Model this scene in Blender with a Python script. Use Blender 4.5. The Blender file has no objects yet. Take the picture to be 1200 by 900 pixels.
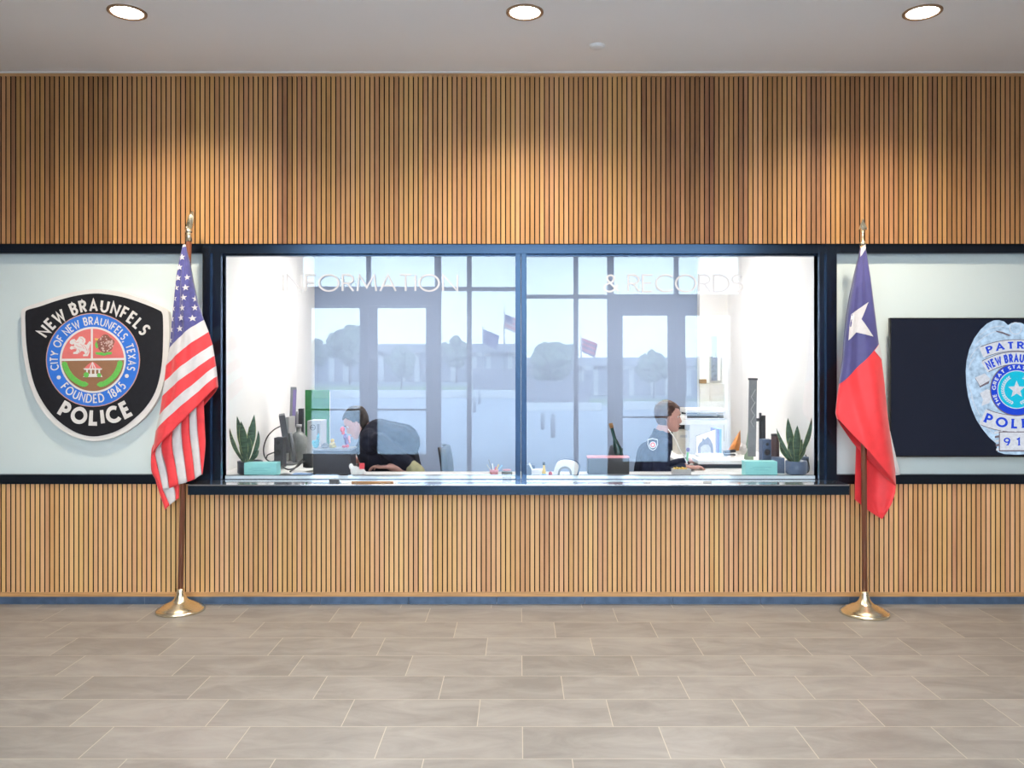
import bpy, bmesh, math, random
from mathutils import Vector, Matrix
random.seed(7)
PI = math.pi
C = bpy.context.scene.collection
F = 967.0; VX, VY, EYE = 609.0, 432.0, 1.604

def X(px, d): return (px - VX) * d / F
def Z(py, d): return EYE - (py - VY) * d / F
def P(px, py, d): return Vector((X(px, d), d, Z(py, d)))

# ------------------------------------------------------------------ materials
def new_mat(name):
    m = bpy.data.materials.new(name); m.use_nodes = True
    nt = m.node_tree; nt.nodes.clear()
    out = nt.nodes.new('ShaderNodeOutputMaterial')
    return m, nt, out

def N(nt, typ, **kw):
    n = nt.nodes.new(typ)
    for k, v in kw.items():
        if k.startswith('i_'):
            n.inputs[int(k[2:])].default_value = v
        else:
            setattr(n, k, v)
    return n

def mth(nt, op, a, b=None, c=None):
    n = nt.nodes.new('ShaderNodeMath'); n.operation = op
    for i, v in enumerate((a, b, c)):
        if v is None: continue
        if isinstance(v, (int, float)): n.inputs[i].default_value = v
        else: nt.links.new(v, n.inputs[i])
    return n.outputs[0]

def mat(name, col, rough=0.5, metal=0.0, spec=0.5, var=0.06, scale=20.0, emit=None, estr=0.0,
        bump=0.0, stretch=None, tint=None, sheen=0.0, coat=0.0):
    m, nt, out = new_mat(name)
    b = nt.nodes.new('ShaderNodeBsdfPrincipled')
    nt.links.new(b.outputs[0], out.inputs[0])
    geo = nt.nodes.new('ShaderNodeTexCoord')
    mp = nt.nodes.new('ShaderNodeMapping')
    nt.links.new(geo.outputs['Object'], mp.inputs[0])
    if stretch: mp.inputs['Scale'].default_value = stretch
    no = nt.nodes.new('ShaderNodeTexNoise')
    no.inputs['Scale'].default_value = scale; no.inputs['Detail'].default_value = 4
    nt.links.new(mp.outputs[0], no.inputs['Vector'])
    mr = nt.nodes.new('ShaderNodeMapRange')
    mr.inputs['From Min'].default_value = 0.3; mr.inputs['From Max'].default_value = 0.7
    mr.inputs['To Min'].default_value = 1 - var; mr.inputs['To Max'].default_value = 1 + var
    nt.links.new(no.outputs[0], mr.inputs[0])
    mul = nt.nodes.new('ShaderNodeVectorMath'); mul.operation = 'MULTIPLY'
    mul.inputs[0].default_value = col[:3]
    nt.links.new(mr.outputs[0], mul.inputs[1])
    nt.links.new(mul.outputs[0], b.inputs['Base Color'])
    b.inputs['Roughness'].default_value = rough
    b.inputs['Metallic'].default_value = metal
    b.inputs['Specular IOR Level'].default_value = spec
    if tint: b.inputs['Specular Tint'].default_value = (*tint, 1)
    if sheen: b.inputs['Sheen Weight'].default_value = sheen
    if coat: b.inputs['Coat Weight'].default_value = coat
    if emit:
        nt.links.new(mul.outputs[0], b.inputs['Emission Color']) if emit is True else None
        if emit is not True: b.inputs['Emission Color'].default_value = (*emit, 1)
        b.inputs['Emission Strength'].default_value = estr
    if bump:
        bp = nt.nodes.new('ShaderNodeBump'); bp.inputs['Strength'].default_value = bump
        bp.inputs['Distance'].default_value = 0.01
        nt.links.new(no.outputs[0], bp.inputs['Height']); nt.links.new(bp.outputs[0], b.inputs['Normal'])
    return m

def wood_slat_mat(name, stops, seed, light, mid, dark):
    m, nt, out = new_mat(name)
    b = nt.nodes.new('ShaderNodeBsdfPrincipled'); nt.links.new(b.outputs[0], out.inputs[0])
    geo = nt.nodes.new('ShaderNodeNewGeometry')
    sep = nt.nodes.new('ShaderNodeSeparateXYZ'); nt.links.new(geo.outputs['Position'], sep.inputs[0])
    x, z = sep.outputs[0], sep.outputs[2]
    idx = mth(nt, 'FLOOR', mth(nt, 'DIVIDE', mth(nt, 'SUBTRACT', x, SLAT_X0), PITCH))
    wn = nt.nodes.new('ShaderNodeTexWhiteNoise'); wn.noise_dimensions = '1D'
    nt.links.new(mth(nt, 'ADD', idx, seed), wn.inputs['W'])
    # veneer leaves: neighbouring slats cut from one board share a tone
    ramp = nt.nodes.new('ShaderNodeValToRGB'); ramp.color_ramp.interpolation = 'CONSTANT'
    u = mth(nt, 'DIVIDE', mth(nt, 'ADD', x, 5.0), 10.0)
    nt.links.new(u, ramp.inputs[0])
    els = ramp.color_ramp.elements
    while len(els) > 1: els.remove(els[-1])
    els[0].position = 0; els[0].color = (stops[0][1],) * 3 + (1,)
    for px, v in stops[1:]:
        e = els.new((X(px, 5.6) + 5) / 10); e.color = (v,) * 3 + (1,)
    comb = nt.nodes.new('ShaderNodeCombineXYZ')
    nt.links.new(mth(nt, 'MULTIPLY', x, 1.0), comb.inputs[0])
    nt.links.new(mth(nt, 'ADD', mth(nt, 'MULTIPLY', z, 0.25), mth(nt, 'MULTIPLY', wn.outputs[0], 3.0)), comb.inputs[2])
    g1 = nt.nodes.new('ShaderNodeTexNoise'); g1.inputs['Scale'].default_value = 9; g1.inputs['Detail'].default_value = 5
    nt.links.new(comb.outputs[0], g1.inputs['Vector'])
    comb2 = nt.nodes.new('ShaderNodeCombineXYZ')
    nt.links.new(mth(nt, 'MULTIPLY', x, 60.0), comb2.inputs[0]); nt.links.new(mth(nt, 'MULTIPLY', z, 2.5), comb2.inputs[2])
    g2 = nt.nodes.new('ShaderNodeTexNoise'); g2.inputs['Scale'].default_value = 3; g2.inputs['Detail'].default_value = 3
    nt.links.new(comb2.outputs[0], g2.inputs['Vector'])
    t = mth(nt, 'ADD', ramp.outputs[0], mth(nt, 'MULTIPLY', mth(nt, 'SUBTRACT', wn.outputs[0], 0.5), 0.42))
    t = mth(nt, 'ADD', t, mth(nt, 'MULTIPLY', mth(nt, 'SUBTRACT', g1.outputs[0], 0.5), 0.55))
    t = mth(nt, 'ADD', t, mth(nt, 'MULTIPLY', mth(nt, 'SUBTRACT', g2.outputs[0], 0.5), 0.22))
    cr = nt.nodes.new('ShaderNodeValToRGB'); nt.links.new(t, cr.inputs[0])
    e = cr.color_ramp.elements
    e[0].position = 0.0; e[0].color = (*dark, 1); e[1].position = 1.0; e[1].color = (*light, 1)
    q = e.new(0.5); q.color = (*mid, 1)
    wn2 = nt.nodes.new('ShaderNodeTexWhiteNoise'); wn2.noise_dimensions = '1D'
    nt.links.new(mth(nt, 'ADD', idx, seed + 500.5), wn2.inputs['W'])
    hue = nt.nodes.new('ShaderNodeCombineXYZ'); hue.inputs[0].default_value = 1.0
    nt.links.new(mth(nt, 'MULTIPLY_ADD', wn2.outputs[0], .05, .975), hue.inputs[1])
    nt.links.new(mth(nt, 'MULTIPLY_ADD', wn2.outputs[0], -.22, 1.06), hue.inputs[2])
    mlt = nt.nodes.new('ShaderNodeVectorMath'); mlt.operation = 'MULTIPLY'
    nt.links.new(cr.outputs[0], mlt.inputs[0]); nt.links.new(hue.outputs[0], mlt.inputs[1])
    nt.links.new(mlt.outputs[0], b.inputs['Base Color'])
    b.inputs['Roughness'].default_value = 0.5; b.inputs['Specular IOR Level'].default_value = 0.3
    return m

PITCH = 0.03292
SLAT_X0 = X(7.0, 5.6)

def floor_mat():
    m, nt, out = new_mat('stone_tile')
    b = nt.nodes.new('ShaderNodeBsdfPrincipled'); nt.links.new(b.outputs[0], out.inputs[0])
    geo = nt.nodes.new('ShaderNodeNewGeometry')
    sep = nt.nodes.new('ShaderNodeSeparateXYZ'); nt.links.new(geo.outputs['Position'], sep.inputs[0])
    x, y = sep.outputs[0], sep.outputs[1]
    r = mth(nt, 'DIVIDE', mth(nt, 'SUBTRACT', 5.2215, y), 0.3048)
    row = mth(nt, 'FLOOR', r); fr = mth(nt, 'FRACT', r)
    xs = mth(nt, 'SUBTRACT', mth(nt, 'ADD', x, 0.394), mth(nt, 'MULTIPLY', row, 0.2032))
    cq = mth(nt, 'DIVIDE', xs, 0.6096)
    colm = mth(nt, 'FLOOR', cq); fc = mth(nt, 'FRACT', cq)
    g = 0.0019
    dy = mth(nt, 'MULTIPLY', mth(nt, 'MINIMUM', fr, mth(nt, 'SUBTRACT', 1.0, fr)), 0.3048)
    dx = mth(nt, 'MULTIPLY', mth(nt, 'MINIMUM', fc, mth(nt, 'SUBTRACT', 1.0, fc)), 0.6096)
    grout = mth(nt, 'LESS_THAN', mth(nt, 'MINIMUM', dx, dy), g)
    comb = nt.nodes.new('ShaderNodeCombineXYZ')
    nt.links.new(row, comb.inputs[0]); nt.links.new(colm, comb.inputs[1])
    wn = nt.nodes.new('ShaderNodeTexWhiteNoise'); wn.noise_dimensions = '2D'
    nt.links.new(comb.outputs[0], wn.inputs['Vector'])
    off = nt.nodes.new('ShaderNodeVectorMath'); off.operation = 'MULTIPLY_ADD'
    nt.links.new(wn.outputs['Color'], off.inputs[0]); off.inputs[1].default_value = (9, 9, 9)
    nt.links.new(geo.outputs['Position'], off.inputs[2])
    st = nt.nodes.new('ShaderNodeMapping'); st.inputs['Scale'].default_value = (1.0, 2.4, 1); st.inputs['Rotation'].default_value = (0, 0, 0.4)
    nt.links.new(off.outputs[0], st.inputs[0])
    no = nt.nodes.new('ShaderNodeTexNoise'); no.inputs['Scale'].default_value = 3.0; no.inputs['Detail'].default_value = 8; no.inputs['Roughness'].default_value = 0.62; no.inputs['Distortion'].default_value = 0.6
    nt.links.new(st.outputs[0], no.inputs['Vector'])
    t = mth(nt, 'ADD', no.outputs[0], mth(nt, 'MULTIPLY', mth(nt, 'SUBTRACT', wn.outputs['Value'], 0.5), 0.16))
    cr = nt.nodes.new('ShaderNodeValToRGB'); nt.links.new(t, cr.inputs[0])
    e = cr.color_ramp.elements
    e[0].position = 0.32; e[0].color = (*FLOOR_D, 1); e[1].position = 0.70; e[1].color = (*FLOOR_L, 1)
    mix = nt.nodes.new('ShaderNodeMix'); mix.data_type = 'RGBA'
    nt.links.new(grout, mix.inputs[0]); nt.links.new(cr.outputs[0], mix.inputs[6]); mix.inputs[7].default_value = (0.50, 0.45, 0.385, 1)
    nt.links.new(mix.outputs[2], b.inputs['Base Color'])
    b.inputs['Roughness'].default_value = 0.38; b.inputs['Specular IOR Level'].default_value = 0.3
    bp = nt.nodes.new('ShaderNodeBump'); bp.inputs['Strength'].default_value = 0.12; bp.inputs['Distance'].default_value = 0.004
    nt.links.new(mth(nt, 'SUBTRACT', no.outputs[0], grout), bp.inputs['Height']); nt.links.new(bp.outputs[0], b.inputs['Normal'])
    return m
FLOOR_D, FLOOR_L = (0.228, 0.215, 0.205), (0.335, 0.320, 0.308)

def glass_mat(name, refl, tint=(1, 1, 1), gtint=(1, 1, 1)):
    m, nt, out = new_mat(name)
    tr = nt.nodes.new('ShaderNodeBsdfTransparent'); tr.inputs[0].default_value = (*tint, 1)
    gl = nt.nodes.new('ShaderNodeBsdfGlossy'); gl.inputs['Roughness'].default_value = 0.0; gl.inputs['Color'].default_value = (*gtint, 1)
    fr = nt.nodes.new('ShaderNodeFresnel'); fr.inputs[0].default_value = 1.5
    k = mth(nt, 'MINIMUM', mth(nt, 'MULTIPLY', fr.outputs[0], refl), 1.0)
    mx = nt.nodes.new('ShaderNodeMixShader')
    nt.links.new(k, mx.inputs[0]); nt.links.new(tr.outputs[0], mx.inputs[1]); nt.links.new(gl.outputs[0], mx.inputs[2])
    nt.links.new(mx.outputs[0], out.inputs[0])
    return m

def emit_mat(name, col, strength):
    m, nt, out = new_mat(name)
    e = nt.nodes.new('ShaderNodeEmission'); e.inputs[0].default_value = (*col, 1); e.inputs[1].default_value = strength
    nt.links.new(e.outputs[0], out.inputs[0])
    return m

def leaf_mat():
    m, nt, out = new_mat('snake_leaf')
    b = nt.nodes.new('ShaderNodeBsdfPrincipled'); nt.links.new(b.outputs[0], out.inputs[0])
    tc = nt.nodes.new('ShaderNodeTexCoord')
    mp = nt.nodes.new('ShaderNodeMapping'); mp.inputs['Scale'].default_value = (8, 8, 55)
    nt.links.new(tc.outputs['Object'], mp.inputs[0])
    no = nt.nodes.new('ShaderNodeTexNoise'); no.inputs['Scale'].default_value = 1.6; no.inputs['Detail'].default_value = 3
    nt.links.new(mp.outputs[0], no.inputs['Vector'])
    cr = nt.nodes.new('ShaderNodeValToRGB'); nt.links.new(no.outputs[0], cr.inputs[0])
    e = cr.color_ramp.elements
    e[0].position = 0.38; e[0].color = (0.012, 0.045, 0.022, 1); e[1].position = 0.64; e[1].color = (0.075, 0.15, 0.085, 1)
    nt.links.new(cr.outputs[0], b.inputs['Base Color']); b.inputs['Roughness'].default_value = 0.4
    return m

M = {}
def setup_mats():
    M['slat_up'] = wood_slat_mat('oak_slats_upper', [(-200, .36), (128, .62), (325, .36), (345, .58), (470, .68), (750, .27), (866, .52), (945, .34), (1020, .5), (1110, .40), (1165, .5), (1300, .5)], 3.0,
        (0.62, 0.345, 0.15), (0.45, 0.225, 0.095), (0.20, 0.085, 0.04))
    M['slat_low'] = wood_slat_mat('oak_slats_lower', [(-200, .55), (50, .42), (64, .68), (260, .58), (420, .66), (560, .50), (640, .58), (800, .64), (990, .62), (1050, .5), (1137, .30), (1153, .66), (1300, .5)], 71.0,
        (0.76, 0.475, 0.245), (0.63, 0.355, 0.175), (0.42, 0.195, 0.095))
    M['oak_trim'] = mat('oak_trim', (0.50, 0.27, 0.11), 0.5, var=.2, scale=6, stretch=(1, 20, 20))
    M['backing'] = mat('black_backing_gap_shade', (0.012, 0.010, 0.010), 0.9, spec=.1)
    M['floor'] = floor_mat()
    M['ceil'] = mat('ceiling_paint', (0.86, 0.84, 0.82), 0.9, spec=.1, var=.01, scale=2)
    M['white_paint'] = mat('white_paint', (0.80, 0.79, 0.77), 0.8, spec=.2, var=.02, scale=3)
    M['lobby_paint'] = mat('lobby_paint', (0.62, 0.60, 0.57), 0.8, spec=.2, var=.02, scale=3)
    M['office_white'] = mat('office_white_paint', (0.86, 0.84, 0.81), 0.8, spec=.1, var=.015, scale=3)
    M['office_grey'] = mat('office_blue_grey_paint', OFFICE_GREY, 0.8, spec=.1, var=.03, scale=2)
    M['cream'] = mat('cream_fabric', (0.62, 0.58, 0.50), 0.9, spec=.1, var=.06, scale=60)
    M['black_frame'] = mat('black_anodised', (0.008, 0.009, 0.012), 0.2, spec=1.0, var=.1, tint=(0.30, 0.56, 1.0))
    M['ledge'] = mat('bright_mirror_ledge', (0.80, 0.85, 0.92), 0.10, metal=.95, spec=1.0, var=.1, scale=90)  # pale blue-white metal colour puts extra brightness into the ledge reflection
    M['ledge_face'] = mat('black_stone_edge', (0.008, 0.012, 0.02), 0.16, spec=1.0, var=.2, scale=60, tint=(.4, .66, 1.0))
    M['base'] = mat('blue_slate_skirting', (0.075, 0.115, 0.19), 0.35, spec=.6, var=.2, scale=14, tint=(.6, .8, 1))
    M['panel'] = mat('back_painted_glass', (0.66, 0.745, 0.745), 0.12, spec=.55, var=.01, scale=2, coat=.3)
    M['glass'] = glass_mat('window_glass', GLASS_R, gtint=(.72, .88, 1.0))
    M['ext_glass'] = glass_mat('entrance_glass', 1.0, (.97, .98, .98))
    M['vinyl'] = mat('white_vinyl', (0.62, 0.61, 0.63), 0.7, spec=.2, var=.01)
    M['alu'] = mat('dark_bronze_aluminium', (0.035, 0.036, 0.042), 0.4, spec=.5)
    M['lamp'] = emit_mat('lamp_lens', (1.0, 0.96, 0.9), 9.0)
    M['lamp_trim'] = mat('lamp_trim_bronze', (0.34, 0.21, 0.12), 0.45, metal=.3)
    M['troffer'] = emit_mat('troffer_lens', (1.0, 0.965, 0.93), TROFFER)
    M['brass'] = mat('brass', (0.97, 0.87, 0.66), 0.25, metal=1.0, var=.1, scale=25)
    M['pole'] = mat('mahogany_pole', (0.17, 0.055, 0.03), 0.3, spec=.5, var=.25, scale=10, stretch=(8, 8, .6), coat=.3)
    M['red'] = mat('flag_red', (0.78, 0.045, 0.055), 0.55, spec=.3, var=.08, scale=30, sheen=.3)
    M['white'] = mat('flag_white', (0.62, 0.595, 0.61), 0.6, spec=.3, var=.04, scale=30, sheen=.2)
    M['blue'] = mat('flag_blue', (0.075, 0.075, 0.26), 0.6, spec=.3, var=.14, scale=40, sheen=.3)
    M['tx_blue'] = mat('texas_blue', (0.07, 0.066, 0.22), 0.45, spec=.3, var=.06, scale=20, sheen=.3)
    M['tx_red'] = mat('texas_red', (0.80, 0.04, 0.05), 0.45, spec=.3, var=.05, scale=20, sheen=.3)
    M['grommet'] = mat('brass_grommet', (0.35, 0.22, 0.08), 0.3, metal=.9)
    M['sign_white'] = mat('sign_off_white', (0.72, 0.69, 0.67), 0.5, var=.02)
    M['sign_black'] = mat('sign_black', (0.012, 0.012, 0.016), 0.55, spec=.3, var=.15, scale=40)
    M['seal_blue'] = mat('seal_blue', (0.03, 0.17, 0.66), 0.5, var=.05)
    M['seal_rim'] = mat('seal_rim', (0.62, 0.34, 0.28), 0.5)
    M['coral'] = mat('seal_coral', (0.72, 0.17, 0.16), 0.5, var=.05)
    M['brown'] = mat('seal_brown', (0.30, 0.15, 0.08), 0.5, var=.05)
    M['seal_green'] = mat('seal_green', (0.14, 0.50, 0.09), 0.5, var=.15, scale=200)
    M['rose'] = mat('seal_rose_brown', (0.26, 0.10, 0.08), 0.6, var=.35, scale=160)
    M['rose_l'] = mat('seal_rose_light', (0.60, 0.42, 0.38), 0.6, var=.2, scale=160)
    M['gold'] = mat('seal_gold', (0.75, 0.5, 0.12), 0.5)
    # television picture: the screen gives off its own light
    def scr(n, c, s=.37, v=.05, sc=60):
        m = mat('screen_' + n, c, 0.25, spec=.4, var=v, scale=sc, emit=True, estr=s)
        b = next(x for x in m.node_tree.nodes if x.type == 'BSDF_PRINCIPLED')
        m.node_tree.links.remove(b.inputs['Base Color'].links[0]); b.inputs['Base Color'].default_value = (.004, .004, .005, 1)
        return m
    M['s_bg'] = scr('night_blue', (0.009, 0.013, 0.027), v=.05, sc=4)
    M['s_silver'] = scr('silver', (0.44, 0.61, 0.80), v=.3, sc=34)
    M['s_light'] = scr('pale_silver', (0.64, 0.68, 0.76), v=.12, sc=50)
    M['s_edge'] = scr('drawn_shadow_edge', (0.17, 0.14, 0.17))  # brown shadows drawn round ribbons and plates of the badge picture
    M['s_blue'] = scr('royal_blue', (0.013, 0.065, 0.66))
    M['s_cyan'] = scr('cyan', (0.006, 0.52, 0.74))
    M['tv_body'] = mat('television_black', (0.012, 0.011, 0.011), 0.35)
    M['teal'] = mat('teal_card', (0.28, 0.66, 0.64), 0.6, var=.03)
    M['teal_d'] = mat('teal_print', (0.10, 0.38, 0.42), 0.6)
    M['pot_dark'] = mat('dark_blue_pot', (0.02, 0.027, 0.05), 0.3, var=.1)
    M['pot_blue'] = mat('grey_blue_pot', (0.09, 0.13, 0.22), 0.35, var=.15)
    M['soil'] = mat('soil', (0.06, 0.035, 0.02), 0.95, var=.4, scale=120, bump=.5)
    M['leaf'] = leaf_mat()
    M['leaf_edge'] = mat('leaf_yellow_edge', (0.40, 0.42, 0.16), 0.45)
    M['desk'] = mat('white_laminate', (0.74, 0.72, 0.69), 0.45, var=.02)
    M['curb'] = mat('white_sill_channel', (0.80, 0.82, 0.83), 0.35, var=.02)
    M['plastic_black'] = mat('black_plastic', (0.012, 0.012, 0.015), 0.4, var=.1)
    M['plastic_dark'] = mat('charcoal_plastic', (0.03, 0.03, 0.04), 0.45, var=.1)
    M['grey'] = mat('mid_grey_plastic', (0.20, 0.20, 0.21), 0.45, var=.08)
    M['silver'] = mat('silver_grey_plastic', (0.42, 0.41, 0.40), 0.4, var=.06)
    M['purple'] = mat('purple_panel', (0.23, 0.16, 0.42), 0.3, var=.15, scale=9)
    M['green'] = mat('green_board', (0.02, 0.20, 0.05), 0.5, var=.15, scale=8)
    M['jug'] = mat('smoky_plastic', (0.24, 0.25, 0.24), 0.3, var=.25, scale=14)
    M['paper'] = mat('paper', (0.82, 0.80, 0.77), 0.8, var=.04, scale=14)
    M['paper_blue'] = mat('blue_paper', (0.25, 0.38, 0.62), 0.7)
    M['navy'] = mat('navy_cloth', (0.022, 0.026, 0.055), 0.85, spec=.2, var=.22, scale=14, bump=.3)
    M['navy2'] = mat('dark_cloth', (0.014, 0.015, 0.028), 0.85, spec=.2, var=.25, scale=14, bump=.3)
    M['khaki'] = mat('khaki_cloth', (0.36, 0.33, 0.19), 0.85, spec=.2, var=.15, scale=25, bump=.3)
    M['skin'] = mat('skin', (0.60, 0.31, 0.25), 0.5, spec=.4, var=.06, scale=25)
    M['lips'] = mat('lips', (0.45, 0.16, 0.13), 0.5)
    M['hair'] = mat('brown_hair', (0.085, 0.030, 0.018), 0.55, var=.5, scale=60, stretch=(1, 6, 1), bump=.5)
    M['hair2'] = mat('dark_hair', (0.03, 0.018, 0.014), 0.55, var=.5, scale=60, bump=.5)
    M['eye_w'] = mat('eye_white', (0.75, 0.73, 0.70), 0.2, var=.01)
    M['eye_d'] = mat('eye_dark', (0.03, 0.018, 0.01), 0.15)
    M['tan'] = mat('tan_leather', (0.30, 0.16, 0.06), 0.5, var=.15)
    M['red_pl'] = mat('red_plastic', (0.72, 0.05, 0.07), 0.4)
    M['pink'] = mat('pink_plastic', (0.70, 0.28, 0.30), 0.5)
    M['yellow'] = mat('yellow_plastic', (0.80, 0.50, 0.06), 0.4)
    M['orange'] = mat('orange_paper', (0.80, 0.30, 0.08), 0.6, var=.15, scale=30)
    M['teal_fig'] = mat('teal_glaze', (0.08, 0.36, 0.42), 0.3, var=.3, scale=60)
    M['stone'] = mat('grey_stone', (0.25, 0.23, 0.22), 0.7, var=.25, scale=50)
    M['gold_fig'] = mat('ochre_glaze', (0.45, 0.34, 0.10), 0.4, var=.3, scale=60)
    M['violet'] = mat('violet_plastic', (0.16, 0.08, 0.26), 0.45)
    M['bottle_green'] = mat('bottle_green', (0.01, 0.045, 0.04), 0.15)
    M['sage'] = mat('sage_card', (0.30, 0.42, 0.30), 0.6)
    M['sky_blue'] = mat('sky_blue_card', (0.22, 0.52, 0.78), 0.5)
    M['indigo'] = mat('indigo_card', (0.20, 0.24, 0.55), 0.5)
    M['maroon'] = mat('maroon_plastic', (0.07, 0.025, 0.03), 0.4)
    M['photo_grey'] = mat('photo_grey', (0.20, 0.22, 0.30), 0.6, var=.3, scale=25)
    M['photo_lt'] = mat('photo_light', (0.45, 0.47, 0.50), 0.6, var=.2, scale=25)
    M['concrete'] = mat('plaza_concrete', (0.43, 0.455, 0.51), 0.9, spec=.2, var=.06, scale=.7)
    M['grass'] = mat('grass', (0.24, 0.32, 0.17), 0.95, spec=.1, var=.3, scale=.6)
    M['asphalt'] = mat('parking_asphalt', (0.27, 0.29, 0.32), 0.9, spec=.1, var=.08, scale=.8)
    M['bld_dark'] = mat('building_fascia', (0.42, 0.42, 0.45), 0.7)
    M['bld_white'] = mat('building_white', (0.72, 0.71, 0.69), 0.7)
    M['bld_glass'] = mat('building_windows', (0.34, 0.35, 0.39), 0.2)
    M['brick'] = mat('grey_brick', (0.26, 0.25, 0.28), 0.8, var=.2, scale=8)
    M['tree'] = mat('tree_leaves', (0.24, 0.28, 0.22), 0.9, spec=.1, var=.5, scale=1.4, bump=.6)
    M['bark'] = mat('bark', (0.10, 0.075, 0.055), 0.9, var=.3, scale=8)
    M['steel'] = mat('brushed_steel', (0.35, 0.36, 0.38), 0.4, metal=.7)
OFFICE_GREY = (0.285, 0.345, 0.465)
GLASS_R = 1.15
TROFFER = 10.0

# ------------------------------------------------------------------ mesh builder
class MB:
    def __init__(s): s.v = []; s.f = []; s.m = []; s.sm = []
    def add(s, verts, faces, mi=0, smooth=False):
        o = len(s.v); s.v += [Vector(v) for v in verts]
        for f in faces: s.f.append([o + i for i in f]); s.m.append(mi); s.sm.append(smooth)
        return s
    def box(s, x0, x1, y0, y1, z0, z1, mi=0, bev=0.0):
        if bev <= 0:
            return s.add([(x0,y0,z0),(x1,y0,z0),(x1,y1,z0),(x0,y1,z0),(x0,y0,z1),(x1,y0,z1),(x1,y1,z1),(x0,y1,z1)],
                  [(0,3,2,1),(4,5,6,7),(0,1,5,4),(1,2,6,5),(2,3,7,6),(3,0,4,7)], mi)
        bm = bmesh.new(); bmesh.ops.create_cube(bm, size=1)
        for v in bm.verts: v.co = ((x0+x1)/2 + v.co.x*(x1-x0), (y0+y1)/2 + v.co.y*(y1-y0), (z0+z1)/2 + v.co.z*(z1-z0))
        bmesh.ops.bevel(bm, geom=bm.edges[:], offset=min(bev, .45*min(x1-x0, y1-y0, z1-z0)), segments=2, affect='EDGES', profile=.7)
        s.bm(bm, mi); return s
    def bm(s, bm, mi=0, smooth=False, mtx=None):
        bm.verts.ensure_lookup_table(); bm.verts.index_update()
        vs = [(mtx @ v.co) if mtx else v.co.copy() for v in bm.verts]
        s.add(vs, [[v.index for v in f.verts] for f in bm.faces], mi, smooth); bm.free(); return s
    def obox(s, c, ux, uy, uz, sx, sy, sz, mi=0):
        c = Vector(c); ux, uy, uz = [Vector(u).normalized() for u in (ux, uy, uz)]
        vs = [c + ux*sx*a/2 + uy*sy*b/2 + uz*sz*d/2 for d in (-1, 1) for (a, b) in ((-1,-1),(1,-1),(1,1),(-1,1))]
        return s.add(vs, [(0,3,2,1),(4,5,6,7),(0,1,5,4),(1,2,6,5),(2,3,7,6),(3,0,4,7)], mi)
    def lathe(s, prof, c, mi=0, n=32, axis='z', smooth=True, mtx=None):
        vs = []; fs = []
        for (r, h) in prof:
            for k in range(n):
                a = 2*PI*k/n
                p = Vector((r*math.cos(a), r*math.sin(a), h))
                if axis == 'y': p = Vector((p.x, -p.z, p.y))
                if axis == 'x': p = Vector((p.z, p.x, p.y))
                if mtx: p = mtx @ p
                vs.append(p + Vector(c))
        for i in range(len(prof)-1):
            for k in range(n):
                fs.append((i*n+k, i*n+(k+1) % n, (i+1)*n+(k+1) % n, (i+1)*n+k))
        if prof[0][0] > 1e-6: fs.append(tuple(range(n-1, -1, -1)))
        if prof[-1][0] > 1e-6: fs.append(tuple((len(prof)-1)*n + k for k in range(n)))
        return s.add(vs, fs, mi, smooth)
    def tube(s, pts, r, mi=0, n=8, smooth=True, r2=None):
        pts = [Vector(p) for p in pts]; vs = []; fs = []
        m = len(pts); up = Vector((0, 0, 1)); prev = None
        for i, p in enumerate(pts):
            t = (pts[min(i+1, m-1)] - pts[max(i-1, 0)]).normalized()
            a = (prev - t*prev.dot(t)) if prev else (up - t*up.dot(t))
            if a.length < 1e-4: a = Vector((1, 0, 0)) - t*t.x
            a.normalize(); prev = a; b = t.cross(a)
            rr = r if r2 is None else r + (r2 - r)*i/(m-1)
            for k in range(n):
                g = 2*PI*k/n; vs.append(p + (a*math.cos(g) + b*math.sin(g))*rr)
        for i in range(m-1):
            for k in range(n): fs.append((i*n+k, i*n+(k+1) % n, (i+1)*n+(k+1) % n, (i+1)*n+k))
        fs.append(tuple(range(n-1, -1, -1))); fs.append(tuple((m-1)*n+k for k in range(n)))
        return s.add(vs, fs, mi, smooth)
    def ell(s, c, r, mi=0, n=16, mtx=None, smooth=True):
        bm = bmesh.new(); bmesh.ops.create_uvsphere(bm, u_segments=n, v_segments=max(6, n//2), radius=1)
        for v in bm.verts:
            p = Vector((v.co.x*r[0], v.co.y*r[1], v.co.z*r[2]))
            v.co = (mtx @ p if mtx else p) + Vector(c)
        return s.bm(bm, mi, smooth)
    def capsule(s, a, b, ra, rb, n=14, mi=0):
        a, b = Vector(a), Vector(b); L = (b-a).length
        q = (b-a).to_track_quat('Z', 'Y').to_matrix() if L > 1e-6 else Matrix.Identity(3)
        prof = [(0.0001, -ra)] + [(ra*math.cos(t), ra*math.sin(t)) for t in [-PI/2*(1-k/4) for k in range(1, 5)]]
        prof += [(rb*math.cos(t), L + rb*math.sin(t)) for t in [PI/2*k/4 for k in range(0, 4)]] + [(0.0001, L+rb)]
        return s.lathe(prof, a, mi, n, mtx=q)
    def prism(s, pts, y0, y1, mi=0, smooth=False):
        """polygon in the XZ plane (world), extruded from y0 (front) to y1 (back)"""
        s.pc = getattr(s, 'pc', 0) + 1; y0 -= 1.7e-5*(s.pc % 11)
        n = len(pts)
        ar = sum(pts[i][0]*pts[(i+1) % n][1] - pts[(i+1) % n][0]*pts[i][1] for i in range(n))
        if ar < 0: pts = pts[::-1]
        vs = [(p[0], y0, p[1]) for p in pts] + [(p[0], y1, p[1]) for p in pts]
        fs = [tuple(range(n)), tuple(range(2*n-1, n-1, -1))]
        for i in range(n): j = (i+1) % n; fs.append((i, n+i, n+j, j))
        return s.add(vs, fs, mi, smooth)
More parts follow.
